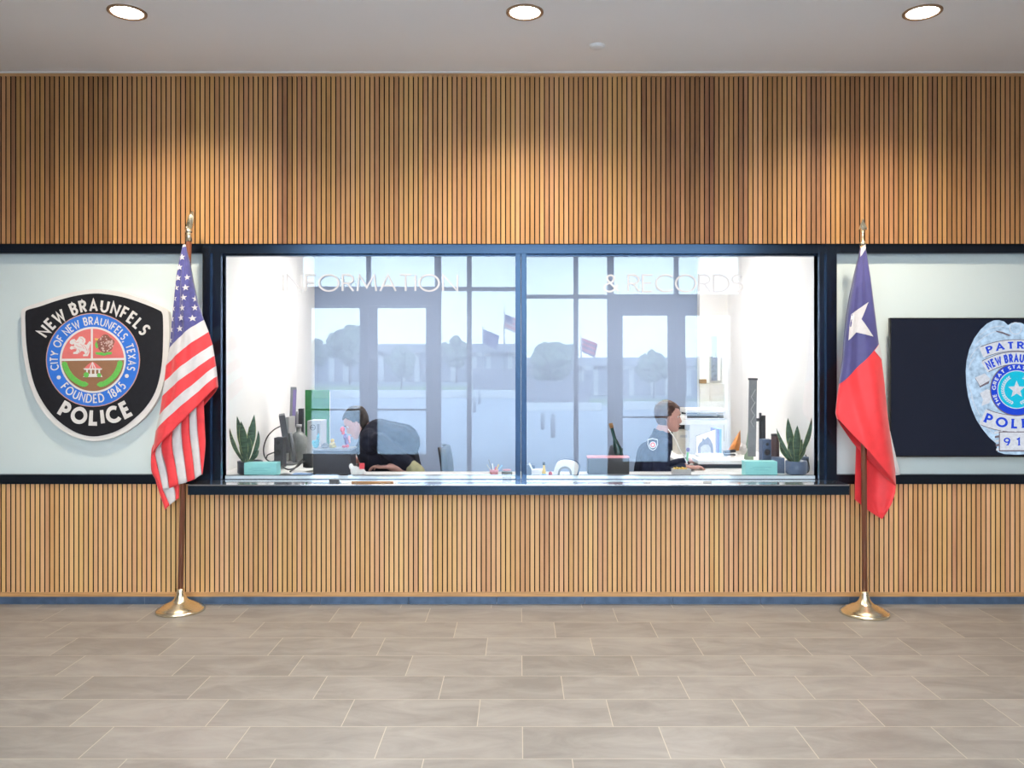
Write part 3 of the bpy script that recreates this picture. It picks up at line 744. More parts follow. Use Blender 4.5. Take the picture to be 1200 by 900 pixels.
# ================================================================== PATCH SIGN
def build_patch():
    D = 5.60
    S = 4.739
    def q(x, y): return (20+x/S, 330+y/S)
    t = thing('patch_sign', 'shield-shaped police patch sign, black with white border, on left panel', 'sign', (X(110, D), D+.04, Z(516, D)))
    outer = [(425,43),(320,56),(215,84),(110,120),(40,146),(23,172),(24,250),(28,340),(42,450),(70,570),(112,672),(172,757),(250,826),(335,868),(425,886),(515,872),(600,836),(680,780),(742,713),(790,630),(820,530),(838,420),(845,300),(843,200),(836,162),(805,142),(730,108),(620,70),(520,48)]
    inner = [(425,66),(320,80),(215,108),(120,140),(56,158),(46,180),(47,250),(51,340),(66,450),(95,570),(140,665),(200,745),(270,805),(345,845),(425,860),(508,846),(585,812),(655,757),(716,695),(765,615),(793,520),(806,420),(810,300),(809,205),(804,176),(790,160),(715,128),(610,92),(510,72)]
    b = MB(); pxpoly(b, catmull([q(*p) for p in outer], 4, True), D, .035); b.build('shield_border', M['sign_white'], t)
    b = MB(); pxpoly(b, catmull([q(*p) for p in inner], 4, True), D-.004, .006); b.build('shield_face', M['sign_black'], t)
    d = D-.008
    c1 = q(430, 482)
    b = MB(); text_arc(b, 'NEW BRAUNFELS', c1[0], c1[1], 314/S, 147, 35.5, 71/S, d, .006, w=.165, gap=.34, xs=.70, space=.36)
    plab(b.build('upper_lettering', M['sign_white'], t), 'raised off-white letters over the seal')
    c2 = q(430, 383)
    b = MB(); text_arc(b, 'POLICE', c2[0], c2[1], 418/S, 240.5, 300.5, 96/S, d, .006, bottom=True, w=.225, gap=.36, xs=.84)
    plab(b.build('lower_lettering', M['sign_white'], t), 'raised off-white letters under the seal')
    cx, cy = q(421, 435)
    b = MB(); pxdisc(b, cx, cy, 261/S, d, .005, 1); pxdisc(b, cx, cy, 256/S, d-.001, .005, 0); seal = b.build('seal', [M['seal_blue'], M['seal_rim']], t)
    b = MB(); pxdisc(b, cx, cy, 184/S, d-.002, .004, 0)
    pxdisc(b, cx, cy, 173/S, d-.003, .003, 1, a0=0, a1=180); pxdisc(b, cx, cy, 173/S, d-.003, .003, 2, a0=180, a1=360)
    pxpoly(b, [q(410, 255), q(421, 255), q(421, 434), q(410, 434)], d-.0035, .003, 0)
    pxpoly(b, [q(240, 429), q(596, 424), q(596, 436), q(240, 441)], d-.0035, .003, 0)
    plab(b.build('seal_field', [M['sign_white'], M['coral'], M['brown']], seal), 'coral and brown field ringed in white')
    b = MB()
    text_arc(b, 'CITY OF NEW BRAUNFELS, TEXAS', cx, cy, 193/S, 194.5, -15, 47/S, d-.003, .004, w=.14, gap=.26, xs=.74, space=.42)
    plab(b.build('city_lettering', M['sign_white'], seal), 'white letters round the top of the blue ring'); b = MB()
    text_arc(b, 'FOUNDED 1845', cx, cy, 240/S, 221, 321, 50/S, d-.003, .004, bottom=True, w=.14, gap=.26, xs=.72, space=.42)
    for p in ((231, 532), (609, 524)): pxdisc(b, *q(*p), 11/S, d-.003, .004, 0, 16)
    plab(b.build('date_lettering', M['sign_white'], seal), 'white letters along the bottom of the blue ring')
    # lion
    e = d-.005
    lion = [(303,322),(318,318),(327,330),(338,318),(345,306),(362,305),(378,318),(380,335),(372,348),(385,352),(396,338),(402,330),(411,338),(404,352),(400,372),(402,392),(396,404),(392,414),(366,414),(368,404),(378,402),(372,388),(358,384),(346,396),(334,402),(312,402),(312,392),(326,388),(332,378),(320,372),(300,378),(292,370),(300,358),(318,358),(316,346),(304,350),(292,342),(294,330)]
    b = MB(); pxpoly(b, [q(*p) for p in lion], e, .003)
    for st in ([(318,330),(330,338),(345,336)], [(350,312),(366,322),(364,338)], [(326,352),(342,362),(360,366)], [(340,376),(350,388),(338,398)], [(366,352),(380,364),(388,384)], [(382,404),(392,396),(396,372)], [(310,364),(322,368),(332,376)], [(352,346),(362,356),(372,374)]):
        for qd in stroke_quads(catmull([q(*p) for p in st], 3), .42): pxpoly(b, qd, e-.001, .002, 1)
    plab(b.build('lion_emblem', [M['sign_white'], M['coral']], seal), 'white rearing lion')
    # rose bush
    b = MB(); rr = random.Random(5)
    bl = [(490 + 48*math.cos(a)*(1+.12*math.sin(5*a)), 345 - 48*math.sin(a)*(1+.1*math.cos(4*a))) for a in [2*PI*k/28 for k in range(28)]]
    pxpoly(b, [q(*p) for p in bl], e, .003, 0)
    for k in range(34):
        a = rr.uniform(0, 2*PI); r = 42*math.sqrt(rr.random()); pp = q(490+r*math.cos(a), 345+r*math.sin(a)); pxdisc(b, pp[0], pp[1], rr.uniform(.7, 1.3), e-.001, .002, 1, 8)
    pxpoly(b, [q(440, 330), q(432, 350), q(440, 372), q(450, 366), q(446, 345)], e-.001, .003, 2)
    pxpoly(b, [q(434, 392), q(470, 392), q(486, 398), q(500, 392), q(526, 390), q(524, 404), q(500, 406), q(484, 412), q(460, 408), q(438, 404)], e-.001, .003, 2)
    pxpoly(b, [q(430, 314), q(452, 316), q(446, 328), q(432, 324)], e-.001, .003, 3)
    plab(b.build('bush_emblem', [M['rose'], M['rose_l'], M['seal_green'], M['gold']], seal), 'brown and pink flowering bush with green leaves')
    # bandstand
    b = MB()
    roof = catmull([q(*p) for p in ((371,484),(385,468),(402,454),(418,447),(436,454),(454,468),(470,484))], 4)
    pxpoly(b, roof, e, .003, 1)
    for xx_ in (402, 420, 438): pxpoly(b, [q(417, 447), q(420, 447), q(xx_+3, 486), q(xx_-3, 486)], e-.001, .002, 0)
    pxpoly(b, [q(368, 482), q(472, 482), q(468, 490), q(374, 490)], e-.001, .003, 0)
    for xx_ in (384, 406, 430, 452): pxpoly(b, [q(xx_, 488), q(xx_+8, 488), q(xx_+8, 526), q(xx_, 526)], e, .003, 0)
    pxpoly(b, [q(380, 512), q(464, 512), q(474, 530), q(366, 530)], e, .003, 0)
    pxdisc(b, *q(384, 518), 3.2, e-.001, .003, 2, 12); pxdisc(b, *q(455, 520), 2.6, e-.001, .003, 2, 12)
    plab(b.build('bandstand_emblem', [M['sign_white'], M['coral'], M['seal_green']], seal), 'white bandstand with a red roof')
    for sgn, pts in ((1, [(262,456),(272,482),(286,508),(305,532),(330,552),(360,568),(388,570)]), (-1, [(572,450),(565,478),(552,506),(534,530),(508,552),(480,568),(450,572)])):
        b = MB(); cc = catmull(pts, 3)
        for i, p in enumerate(cc):
            a = cc[max(i-1, 0)]; c = cc[min(i+1, len(cc)-1)]
            dx, dy = c[0]-a[0], c[1]-a[1]; L = math.hypot(dx, dy); dx, dy = dx/L, dy/L
            for s in (-1, 1):
                nx, ny = -dy*s, dx*s; r = 16 if 0 < i < len(cc)-1 else 9
                tip = (p[0]+dx*(-9)+nx*r, p[1]+dy*(-9)+ny*r)
                pxpoly(b, [q(p[0]-dx*9, p[1]-dy*9), q(p[0]-dx*12+nx*r*.6, p[1]-dy*12+ny*r*.6), q(*tip), q(p[0]+dx*4+nx*r*.7, p[1]+dy*4+ny*r*.7), q(p[0]+dx*7, p[1]+dy*7)], e-.0005*(i % 2), .003)
        plab(b.build('leafy_branch', M['seal_green'], seal), 'green leafy branch')

# ================================================================== TELEVISION
def build_tv():
    D = 5.55
    t = thing('television', 'large black wall television showing a silver police badge', 'television', (X(1191, D), 5.63, Z(535.5, D)))
    x0, x1 = X(1043, D), X(1339, D); z0, z1 = Z(535.5, D), Z(372.5, D)
    b = MB().box(x0, x1, D+.004, 5.578, z0, z1, bev=.003)
    b.box(x0, x1, D-.002, D+.004, z0, z0+.009); b.box(x0, x1, D-.002, D+.004, z1-.007, z1); b.box(x0, x0+.007, D-.002, D+.004, z0, z1); b.box(x1-.007, x1, D-.002, D+.004, z0, z1)
    b.build('casing', M['tv_body'], t)
    MB().box((x0+x1)/2-.3, (x0+x1)/2+.3, 5.578, 5.645, (z0+z1)/2-.2, (z0+z1)/2+.2).build('wall_bracket', M['plastic_black'], t)
    scr = MB().box(x0+.007, x1-.007, D+.001, D+.004, z0+.009, z1-.007).build('screen', M['s_bg'], t)
    S = 5.294
    def q(x, y): return (1120+x/S, 370+y/S)
    AX = 378
    def sym(pts): return [q(*p) for p in pts] + [q(2*AX-p[0], p[1]) for p in pts[::-1]]
    d = D+.0005; k = .0012
    b = MB()
    left = [(378,44),(362,42),(345,46),(325,58),(300,36),(270,27),(235,29),(195,48),(155,85),(115,140),(85,205),(68,275),(62,345),(66,430),(78,505),(100,580),(128,645),(165,702),(205,752),(250,792),(262,845),(300,858),(378,862)]
    pxpoly(b, sym(left), d, k, 0)
    # feather, scroll and eagle lines
    for pts in ([(150,120),(200,85),(255,66),(300,66)], [(120,180),(180,130),(240,100),(300,96)], [(90,260),(120,215),(160,180)], [(82,330),(95,290),(120,260)],
                [(75,420),(95,470),(110,540)], [(95,500),(120,560),(150,620)], [(150,650),(200,700),(235,735)], [(160,480),(190,470),(175,520)]):
        cc = catmull([q(*p) for p in pts], 4)
        for s in (0, 1):
            c2 = cc if s == 0 else [(2*q(AX, 0)[0]-p[0], p[1]) for p in cc]
            for qd in stroke_quads(c2, .55): pxpoly(b, qd, d-.0006, k, 1)
    pxpoly(b, [q(250, 92), q(290, 100), q(345, 122), q(330, 126), q(280, 108), q(252, 100)], d-.0006, k, 2)
    # eagle head
    pxdisc(b, *q(372, 78), 7.2, d-.0003, k, 1, 24); pxdisc(b, *q(372, 78), 6.4, d-.0008, k, 0, 24)
    # ribbons
    def ribbon(cx, cy, ro, ri, a0, a1, dd, edge=.8):
        pxdisc(b, cx, cy, ro+edge, dd+.0002, k, 2, 30, a0+1.2, a1-1.2, ri-edge); pxdisc(b, cx, cy, ro, dd-.0003, k, 1, 30, a0, a1, ri)
    for sx in (1, -1):
        def m(p): return q(p[0] if sx == 1 else 2*AX-p[0], p[1])
        pxpoly(b, [m(p) for p in ((120,390),(185,365),(210,400),(205,420),(150,446),(140,420))], d-.0009, k, 2)
        pxpoly(b, [m(p) for p in ((120,384),(180,358),(214,388),(210,402),(150,436),(138,412))], d-.0012, k, 1)
        pxpoly(b, [m(p) for p in ((150,480),(195,455),(230,470),(210,540),(160,560),(170,520))], d-.0009, k, 1)
        for j in range(5): pxpoly(b, [m(p) for p in ((240+j*3, 720+j*26), (290, 712+j*26), (290, 724+j*26), (240+j*3, 734+j*26))], d-.0009, k, 2 if j % 2 else 1)
    c = q(AX, 720); R1 = 570/S
    ribbon(c[0], c[1], R1, R1-66/S, 66, 114, d-.001)
    c3 = q(AX, 640); R3 = 415/S
    ribbon(c3[0], c3[1], R3, R3-74/S, 58, 122, d-.0016)
    c4 = q(AX, 150); R4 = 570/S
    ribbon(c4[0], c4[1], R4, R4-100/S, 246, 294, d-.001)
    pxpoly(b, [q(268,718), q(2*AX-268,718), q(2*AX-268,842), q(268,842)], d-.0014, k, 2)
    pxpoly(b, [q(274,724), q(2*AX-274,724), q(2*AX-274,834), q(274,834)], d-.0018, k, 1)
    cx, cy = q(AX, 458)
    pxdisc(b, cx, cy, 31.2, d-.0018, k, 2, 64); pxdisc(b, cx, cy, 30, d-.0022, k, 3, 64); pxdisc(b, cx, cy, 22.6, d-.0026, k, 1, 56); pxdisc(b, cx, cy, 21.6, d-.003, k, 4, 56)
    # star and laurel
    st = []
    for j in range(10):
        r = 10.5 if j % 2 == 0 else 4.6; a = PI/2 + j*PI/5; st.append((cx+r*math.cos(a), cy-r*math.sin(a)))
    pxpoly(b, st, d-.0036, k, 1)
    for j in range(15):
        for s in (1, -1):
            a = math.radians(-90 + s*(14+j*9.2)); r = 16.2; px, py = cx+r*math.cos(a), cy-r*math.sin(a)
            ta = a + s*PI/2; 
            for o in (-1, 1):
                b2 = ta + o*.6; tip = (px+3.6*math.cos(b2), py-3.6*math.sin(b2))
                nx, ny = math.cos(b2+PI/2), -math.sin(b2+PI/2)
                mx, my = (px+tip[0])/2, (py+tip[1])/2
                pxpoly(b, [(px, py), (mx+nx*.9, my+ny*.9), tip, (mx-nx*.9, my-ny*.9)], d-.0036, k, 1)
    pic = b.build('badge_picture', [M['s_silver'], M['s_light'], M['s_edge'], M['s_blue'], M['s_cyan']], t)
    plab(pic, 'silver shield badge with ribbons and a round blue seal')
    b = MB(); dt = d-.0026
    text_arc(b, 'PATROL', c[0], c[1], R1-55/S, 109.7, 71, 45/S, dt, k, w=.20, gap=.48, xs=.85, serif=.12)
    plab(b.build('top_lettering', M['s_blue'], pic), 'royal blue letters on the top ribbon'); b = MB()
    text_arc(b, 'NEW BRAUNFELS', c3[0], c3[1], R3-65/S, 119, 61.5, 54/S, dt-.0004, k, w=.22, gap=.34, xs=.62, space=.3, serif=.1)
    plab(b.build('town_lettering', M['s_blue'], pic), 'royal blue letters on the second ribbon'); b = MB()
    text_arc(b, 'POLICE', c4[0], c4[1], R4-20/S, 248.8, 291.5, 62/S, dt, k, bottom=True, w=.2, gap=.5, xs=.8, serif=.13)
    plab(b.build('lower_lettering', M['s_blue'], pic), 'royal blue letters on the lower ribbon'); b = MB()
    text_line(b, '911', q(302, 0)[0], q(2*AX-304, 0)[0], q(0, 806)[1], 50/S, dt, k, w=.16, gap=.75, serif=.12)
    plab(b.build('number_lettering', M['s_blue'], pic), 'royal blue digits on the bottom plate')
    b = MB(); text_arc(b, 'THE GREAT STATE OF TEXAS', cx, cy, 24.3, 222, -42, 4.4, d-.0036, k, w=.2, gap=.42, xs=.8, space=.6)
    plab(b.build('ring_lettering', M['s_light'], pic), 'small pale letters round the blue ring')

# ================================================================== FLAGS
class Cloth:
    """draped cloth sheets: rows between a left and a right edge (in pixels of the sheet's own plane), with folds in depth"""
    def __init__(s): s.mb = MB(); s.pts = []
    def sheet(s, segs, d0, bulge, nu=40, folds=(), matfn=None, back=False, keep=False, shrink=0.0):
        rows = []; mats = []
        for (L, R, n, mi) in segs:
            for k in range(n + (1 if (L, R, n, mi) == segs[-1] else 0)):
                t = k/n; rows.append((poly_at(L, t), poly_at(R, t))); mats.append(mi)
        vs = []; m = len(rows); px = []
        for j, (l, r) in enumerate(rows):
            hw = math.dist(l, r)/2*d0/F
            for i in range(nu+1):
                u = i/nu; e0 = math.sqrt(max(0, 1-(2*u-1)**2)); uu = .5 + (u-.5)*(1-shrink*e0)
                x, y = lerp(l[0], r[0], uu), lerp(l[1], r[1], uu)
                e = math.sqrt(max(0, 1-(2*u-1)**2)); v = j/max(1, m-1)
                off = min(hw*.75, bulge)*e
                for (amp, fu, fv, ph) in folds: off += amp*min(1, hw/.08)*math.sin(2*PI*(fu*u + fv*v) + ph)*min(1, 3*e)
                yy = d0 + off if back else d0 - off
                p = P(x, y, d0); vs.append(Vector((p.x, yy, p.z))); px.append((x, y))
                if keep: s.pts.append((x, y, yy))
        o = len(s.mb.v); s.mb.v += vs
        for j in range(m-1):
            for i in range(nu):
                a = j*(nu+1)+i; f = [a, a+1, a+nu+2, a+nu+1]
                if back: f = f[::-1]
                cx = sum(px[k][0] for k in f)/4; cy = sum(px[k][1] for k in f)/4
                mi = mats[j]
                if matfn: mi = matfn(cx, cy, mi)
                s.mb.f.append([o+k for k in f]); s.mb.m.append(mi); s.mb.sm.append(True)
    def depth(s, x, y):
        near = sorted(((p[0]-x)**2 + (p[1]-y)**2, p[2]) for p in s.pts)[:14]
        w = [math.exp(-a/(1.4*near[4][0] + .2)) for a, _ in near]
        return sum(k*b for k, (_, b) in zip(w, near))/sum(w)
    def decal(s, poly, d0, mi, sub=2, lift=.0045):
        bm = bmesh.new()
        f = bm.faces.new([bm.verts.new((p[0], p[1], 0)) for p in poly])
        bmesh.ops.triangulate(bm, faces=bm.faces[:])
        if sub: bmesh.ops.subdivide_edges(bm, edges=bm.edges[:], cuts=sub, use_grid_fill=True)
        for v in bm.verts:
            x, y = v.co.x, v.co.y; p = P(x, y, d0); v.co = (p.x, s.depth(x, y)-lift, p.z)
        bmesh.ops.recalc_face_normals(bm, faces=bm.faces[:])
        s.mb.bm(bm, mi, False)

def flag_stand(label, base_px, base_d, top_px, top_py, kind):
    xb = X(base_px, base_d); d = base_d; xt = X(top_px, d); zt = Z(top_py, d)
    t = thing('standing_flag', label, 'flag', (xb, d, 0))
    prof = [(.146, 0), (.154, .005), (.154, .016), (.148, .022), (.138, .025), (.134, .031), (.118, .038), (.112, .044), (.092, .050), (.086, .056), (.062, .064), (.054, .072), (.042, .084), (.034, .098), (.028, .115), (.026, .13), (.026, .150), (.021, .152)]
    MB().lathe(prof, (xb, d, 0), n=56).build('base', M['brass'], t)
    MB().tube([(xb, d, .14), (lerp(xb, xt, .5), d, lerp(.14, zt, .5)), (xt, d, zt)], .0175, n=16).build('pole', M['pole'], t)
    return t, xt, d, zt

def build_us_flag():
    t, xt, d, zt = flag_stand('American flag on brown pole with brass base, left of the windows', 211.5, 5.455, 221.3, 283, 'eagle')
    # finial: perched wings-up shape on a ferrule
    b = MB(); lean = lambda h: xt
    b.lathe([(.019, 0), (.0195, .05), (.017, .054), (.022, .060), (.026, .068), (.022, .080), (.010, .088)], (xt, d, zt), n=20)
    body = [(-.004, .075), (-.016, .098), (-.010, .13), (.000, .16), (.010, .19), (.020, .205), (.030, .196), (.032, .16), (.028, .12), (.020, .090), (.008, .075)]
    bm = bmesh.new()
    n = len(body)
    for y in (-.016, .016):
        for p in body: bm.verts.new((xt + p[0] + .002, d + y*(.6 if p[1] > .17 else 1), zt + p[1]))
    bm.verts.ensure_lookup_table()
    bm.faces.new(bm.verts[:n]); bm.faces.new(list(bm.verts[n:])[::-1])
    for i in range(n): bm.faces.new((bm.verts[i], bm.verts[i+n], bm.verts[(i+1) % n + n], bm.verts[(i+1) % n]))
    bmesh.ops.recalc_face_normals(bm, faces=bm.faces[:])
    bmesh.ops.bevel(bm, geom=bm.edges[:], offset=.004, segments=2, affect='EDGES')
    b.bm(bm, 0, True); b.ell((xt-.012, d-.004, zt+.092), (.010, .010, .012)); b.tube([(xt+.010, d-.016, zt+.1), (xt+.018, d-.018, zt+.15), (xt+.022, d-.010, zt+.198)], .006, r2=.002)
    b.build('finial', M['brass'], t)
    c = Cloth(); d0 = 5.405
    L0 = [(214.5, 287), (211.5, 302), (208, 322), (205.5, 350), (202.5, 375), (199, 408)]
    R0 = [(217.5, 286.5), (220, 297), (223, 308), (227, 330), (232, 354), (239, 375)]
    A = [(199, 408), (194.4, 429), (192.4, 448), (190, 465), (186.8, 487), (182.6, 505), (178.5, 533)]
    B = [(239, 375), (244.5, 389), (249, 404), (251.3, 417), (253.2, 429), (254.6, 441), (255.8, 453)]
    segs = [([(214.5, 287), (213.8, 290)], [(217.5, 286.5), (218, 289)], 2, 1), ([(213.8, 290)] + L0[1:], [(218, 289)] + R0[1:], 36, 2)]
    for k in range(6): segs.append(([A[k], A[k+1]], [B[k], B[k+1]], 8, 1 if k % 2 == 0 else 0))
    folds = [(.010, 1.3, .9, .4), (.0045, 2.6, -1.4, 1.1), (.002, 5.3, 3.1, 0)]
    c.sheet(segs, d0, .055, 44, folds, keep=True)
    # reverse side of the bundle
    c.sheet([(L0, R0, 20, 2)] + [([A[k], A[k+1]], [B[k], B[k+1]], 5, 1 if k % 2 == 0 else 0) for k in range(6)], d0, .10, 24, [(.008, 1.6, .6, 0)], back=True, shrink=.22)
    # hanging tail with upright stripes, behind the front sheet
    bl = [[(177.5, 528), (177.2, 551), (183, 563), (190.4, 574)], [(184.5, 512), (182, 532), (186, 552), (191, 574)], [(193, 505), (189, 525), (195, 550), (198, 572.5)],
          [(203, 492), (201.5, 520), (205.5, 545), (209.3, 568)], [(213, 482), (212.5, 510), (216, 540), (219.3, 565)], [(222, 474), (222, 505), (225.5, 535), (228.5, 561.5)],
          [(230, 466), (231, 500), (234, 530), (236.4, 556)], [(238, 458), (240.3, 505), (240.7, 524), (237.2, 556)]]
    cols = [0, 1, 0, 1, 0, 1, 0]
    for k in range(7):
        c.sheet([(catmull(bl[k], 5), catmull(bl[k+1], 5), 22, cols[k])], 5.415 + .004*(k % 2), .010, 8, [(.004, .6, 1.2, k)])
    tl = [[(178, 545), (182, 562), (187, 578), (193.5, 598)], [(186, 560), (190.5, 573), (195, 583), (198.8, 592)], [(198, 558), (203, 568), (205.5, 578), (206, 586.5)], [(209, 556), (210.4, 566), (210.2, 576), (209.6, 584)]]
    for k in range(3): c.sheet([(catmull(tl[k], 4), catmull(tl[k+1], 4), 14, [0, 1, 0][k])], 5.428, .008, 8, [(.004, .8, .8, k)])
    # stars
    stars = [(225,310),(213,370),(207,432),(263,430),(197,490),(258,490),(188,552),(248,548),(303,552),(178,610),(240,608),(303,605),(170,670),(230,665),(295,668),(162,733),(222,728),(155,795)]
    for k, (sx, sy) in enumerate(stars):
        x, y = 170+sx/5, 240+sy/5; sq = .78 if sx in (303, 178, 170, 162, 155, 188, 263) else 1.0
        pts = []
        for j in range(10):
            r = 4.1 if j % 2 == 0 else 1.65; a = PI/2 + j*PI/5 + .12
            yy = y - r*math.sin(a)
            def edge(E): return next((lerp(p[0], q[0], (yy-p[1])/(q[1]-p[1])) for p, q in zip(E, E[1:]) if p[1] <= yy <= q[1]), None)
            xa, xb_ = edge(L0), edge(R0); xx_ = x + r*sq*math.cos(a)
            if xa: xx_ = max(xx_, xa+.5)
            if xb_: xx_ = min(xx_, xb_-.5)
            pts.append((xx_, yy))
        c.decal(pts, d0, 1, sub=0)
    cl = c.mb.build('flag_cloth', [M['red'], M['white'], M['blue']], t)
    sol = cl.modifiers.new('Solidify', 'SOLIDIFY'); sol.thickness = .0016; sol.offset = 0

def build_tx_flag():
    t, xt, d, zt = flag_stand('Texas flag on brown pole with brass base, right of the windows', 1013.3, 5.395, 1011.0, 288, 'spear')
    b = MB()
    b.lathe([(.019, 0), (.0195, .02), (.016, .026), (.010, .034), (.0085, .080), (.012, .092), (.008, .10)], (xt, d, zt), n=20)
    head = [(0, .178), (.010, .150), (.027, .112), (.026, .104), (.012, .118), (.008, .094), (-.008, .094), (-.012, .118), (-.026, .104), (-.027, .112), (-.010, .150)]
    b.prism([(xt+p[0], zt+p[1]) for p in head], d-.005, d+.005)
    b.tube([(xt, d, zt+.09), (xt, d, zt+.14), (xt, d, zt+.176)], .009, r2=.001)
    b.build('finial', M['brass'], t)
    c = Cloth(); d0 = 5.345
    Lb = [(1008.5, 288.5), (1006, 300), (1001, 321), (996, 345), (992, 370), (989.5, 395), (987, 425), (983, 450)]
    Rb = [(1013.5, 287.5), (1015.5, 300), (1019, 330), (1023, 360), (1029, 402)]
    Lr = [(983, 450), (980.5, 468), (979, 484), (980.5, 490)]
    Rr = [(1029, 402), (1033, 424), (1036.5, 450), (1040, 484), (1044, 515), (1047.5, 543), (1050, 570)]
    def mf(x, y, mi):
        if mi == 0: return 0
        return 2
    folds = [(.010, 1.1, .5, .6), (.005, 2.3, -1.1, 2.2)]
    c.sheet([(Lb, Rb, 60, 0), (Lr, Rr, 70, 2)], d0, .055, 60, folds, matfn=mf, keep=True)
    c.sheet([(Lb, Rb, 24, 0), (Lr, Rr, 24, 2)], d0, .10, 24, [(.008, 1.6, .6, 0)], back=True, shrink=.22)
    # hem along the lower edge of the front fold
    lo = [(980.5, 490), (1004, 518), (1015, 530), (1030, 546), (1043, 561), (1050, 571)]
    # far layer hanging behind the pole
    L2 = [(1004, 512), (1003, 530), (1002.2, 555), (1001.5, 577), (1001.7, 586)]
    R2 = [(1044, 520), (1048, 548), (1050, 570), (1047, 585), (1034, 607.5)]
    def mf2(x, y, mi): return mi
    c.sheet([([(1004, 500), (1003, 530), (1001.8, 570), (1001.5, 585)], [(1044, 515), (1049, 550), (1050, 568), (1049, 578)], 30, 2),
             ([(1001.5, 585), (1013, 595), (1024, 602.5), (1033, 608)], [(1049, 578), (1045, 590), (1040, 599), (1034, 608)], 16, 2)], 5.440, .030, 36, [(.007, 1.8, .3, .5)], back=True)
    c.sheet([([(1040, 505), (1046, 540), (1049, 557)], [(1043, 505), (1051, 540), (1055, 556)], 12, 1)], 5.452, .004, 6)
    star = [(1014, 354.6), (1005.6, 374.5), (1019.5, 394.8), (1000, 389.8), (991.3, 399), (992.4, 384), (994.2, 368.8), (997.2, 366.4)]
    c.decal(star, d0, 1, sub=3, lift=.0045)
    c.decal([(1008.3, 289.2), (1011, 288.2), (1013.3, 288.0), (1013.7, 291.2), (1010.2, 296.5), (1006.6, 301.5)], d0, 1, sub=2)
    c.decal([(1020.8, 411.2), (1028.6, 402.6), (1030.6, 412), (1032.4, 422.6)], d0, 1, sub=3)
    gp = [(1009.2 + 1.5*math.cos(a), 288.6+ .6 + 1.5*math.sin(a)) for a in [2*PI*k/10 for k in range(10)]]
    c.decal(gp, d0, 3, sub=0, lift=.004)
    cl = c.mb.build('flag_cloth', [M['tx_blue'], M['white'], M['tx_red'], M['grommet']], t)
    sol = cl.modifiers.new('Solidify', 'SOLIDIFY'); sol.thickness = .0016; sol.offset = 0

# ================================================================== OFFICE
OX, OB = 2.25, 9.05
def build_office_shell():
    struct(MB().box(-OX-.1, -OX, 5.70, OB+.1, 0, 2.9).build('wall_office_left', M['office_white']))
    struct(MB().box(OX, OX+.1, 5.70, OB+.1, 0, 2.9).build('wall_office_right', M['office_white']))
    struct(MB().box(-OX, OX, OB, OB+.1, 0, 2.9).build('wall_office_back', M['office_grey']))
    struct(MB().box(X(818.5, OB-.06), OX, OB-.12, OB, 0, 2.9).build('wall_office_pier', M['office_white']))
    struct(MB().box(-OX, OX, 5.70, OB+.1, 2.9, 3.0).build('ceiling_office', M['white_paint']))
    struct(MB().box(-OX, OX, 5.70, OB+.1, -.05, 0).build('floor_office', mat('office_carpet', (0.09, 0.09, 0.10), .95, var=.2, scale=80)))
    for x, l in ((-1.25, 'flat office ceiling light panel over the left desk'), (1.25, 'flat office ceiling light panel over the right desk')):
        t = thing('ceiling_light', l, 'ceiling light', (x, 7.45, 2.88), 'office ceiling light panels')
        MB().box(x-.31, x+.31, 6.85, 8.05, 2.885, 2.90).build('frame', M['white_paint'], t)
        MB().box(x-.29, x+.29, 6.87, 8.03, 2.880, 2.885).build('diffuser', M['troffer'], t)
    # worktops
    zt = .82
    t = thing('worktop', 'long white worktop just behind the two windows', 'desk', (0, 6, 0))
    MB().box(-OX+.005, OX-.005, 5.76, 6.29, zt-.03, zt, bev=.003).build('top', M['desk'], t)
    MB().box(-OX+.01, OX-.01, 5.80, 5.82, 0, zt-.03).build('modesty_panel', M['desk'], t)
    for sgn, lab in ((-1, 'white office desk along the left wall behind the window'), (1, 'white office desk along the right wall behind the window')):
        t = thing('desk', lab, 'desk', (sgn*1.7, 7.1, 0)); xs = sorted((sgn*1.34, sgn*(OX-.005)))
        MB().box(xs[0], xs[1], 6.295, 7.90, zt-.03, zt, bev=.003).build('top', M['desk'], t)
        for y in (6.9, 7.86): MB().box(xs[0]+.03, xs[1]-.03, y-.02, y+.02, 0, zt-.03).build('side_panel', M['desk'], t)

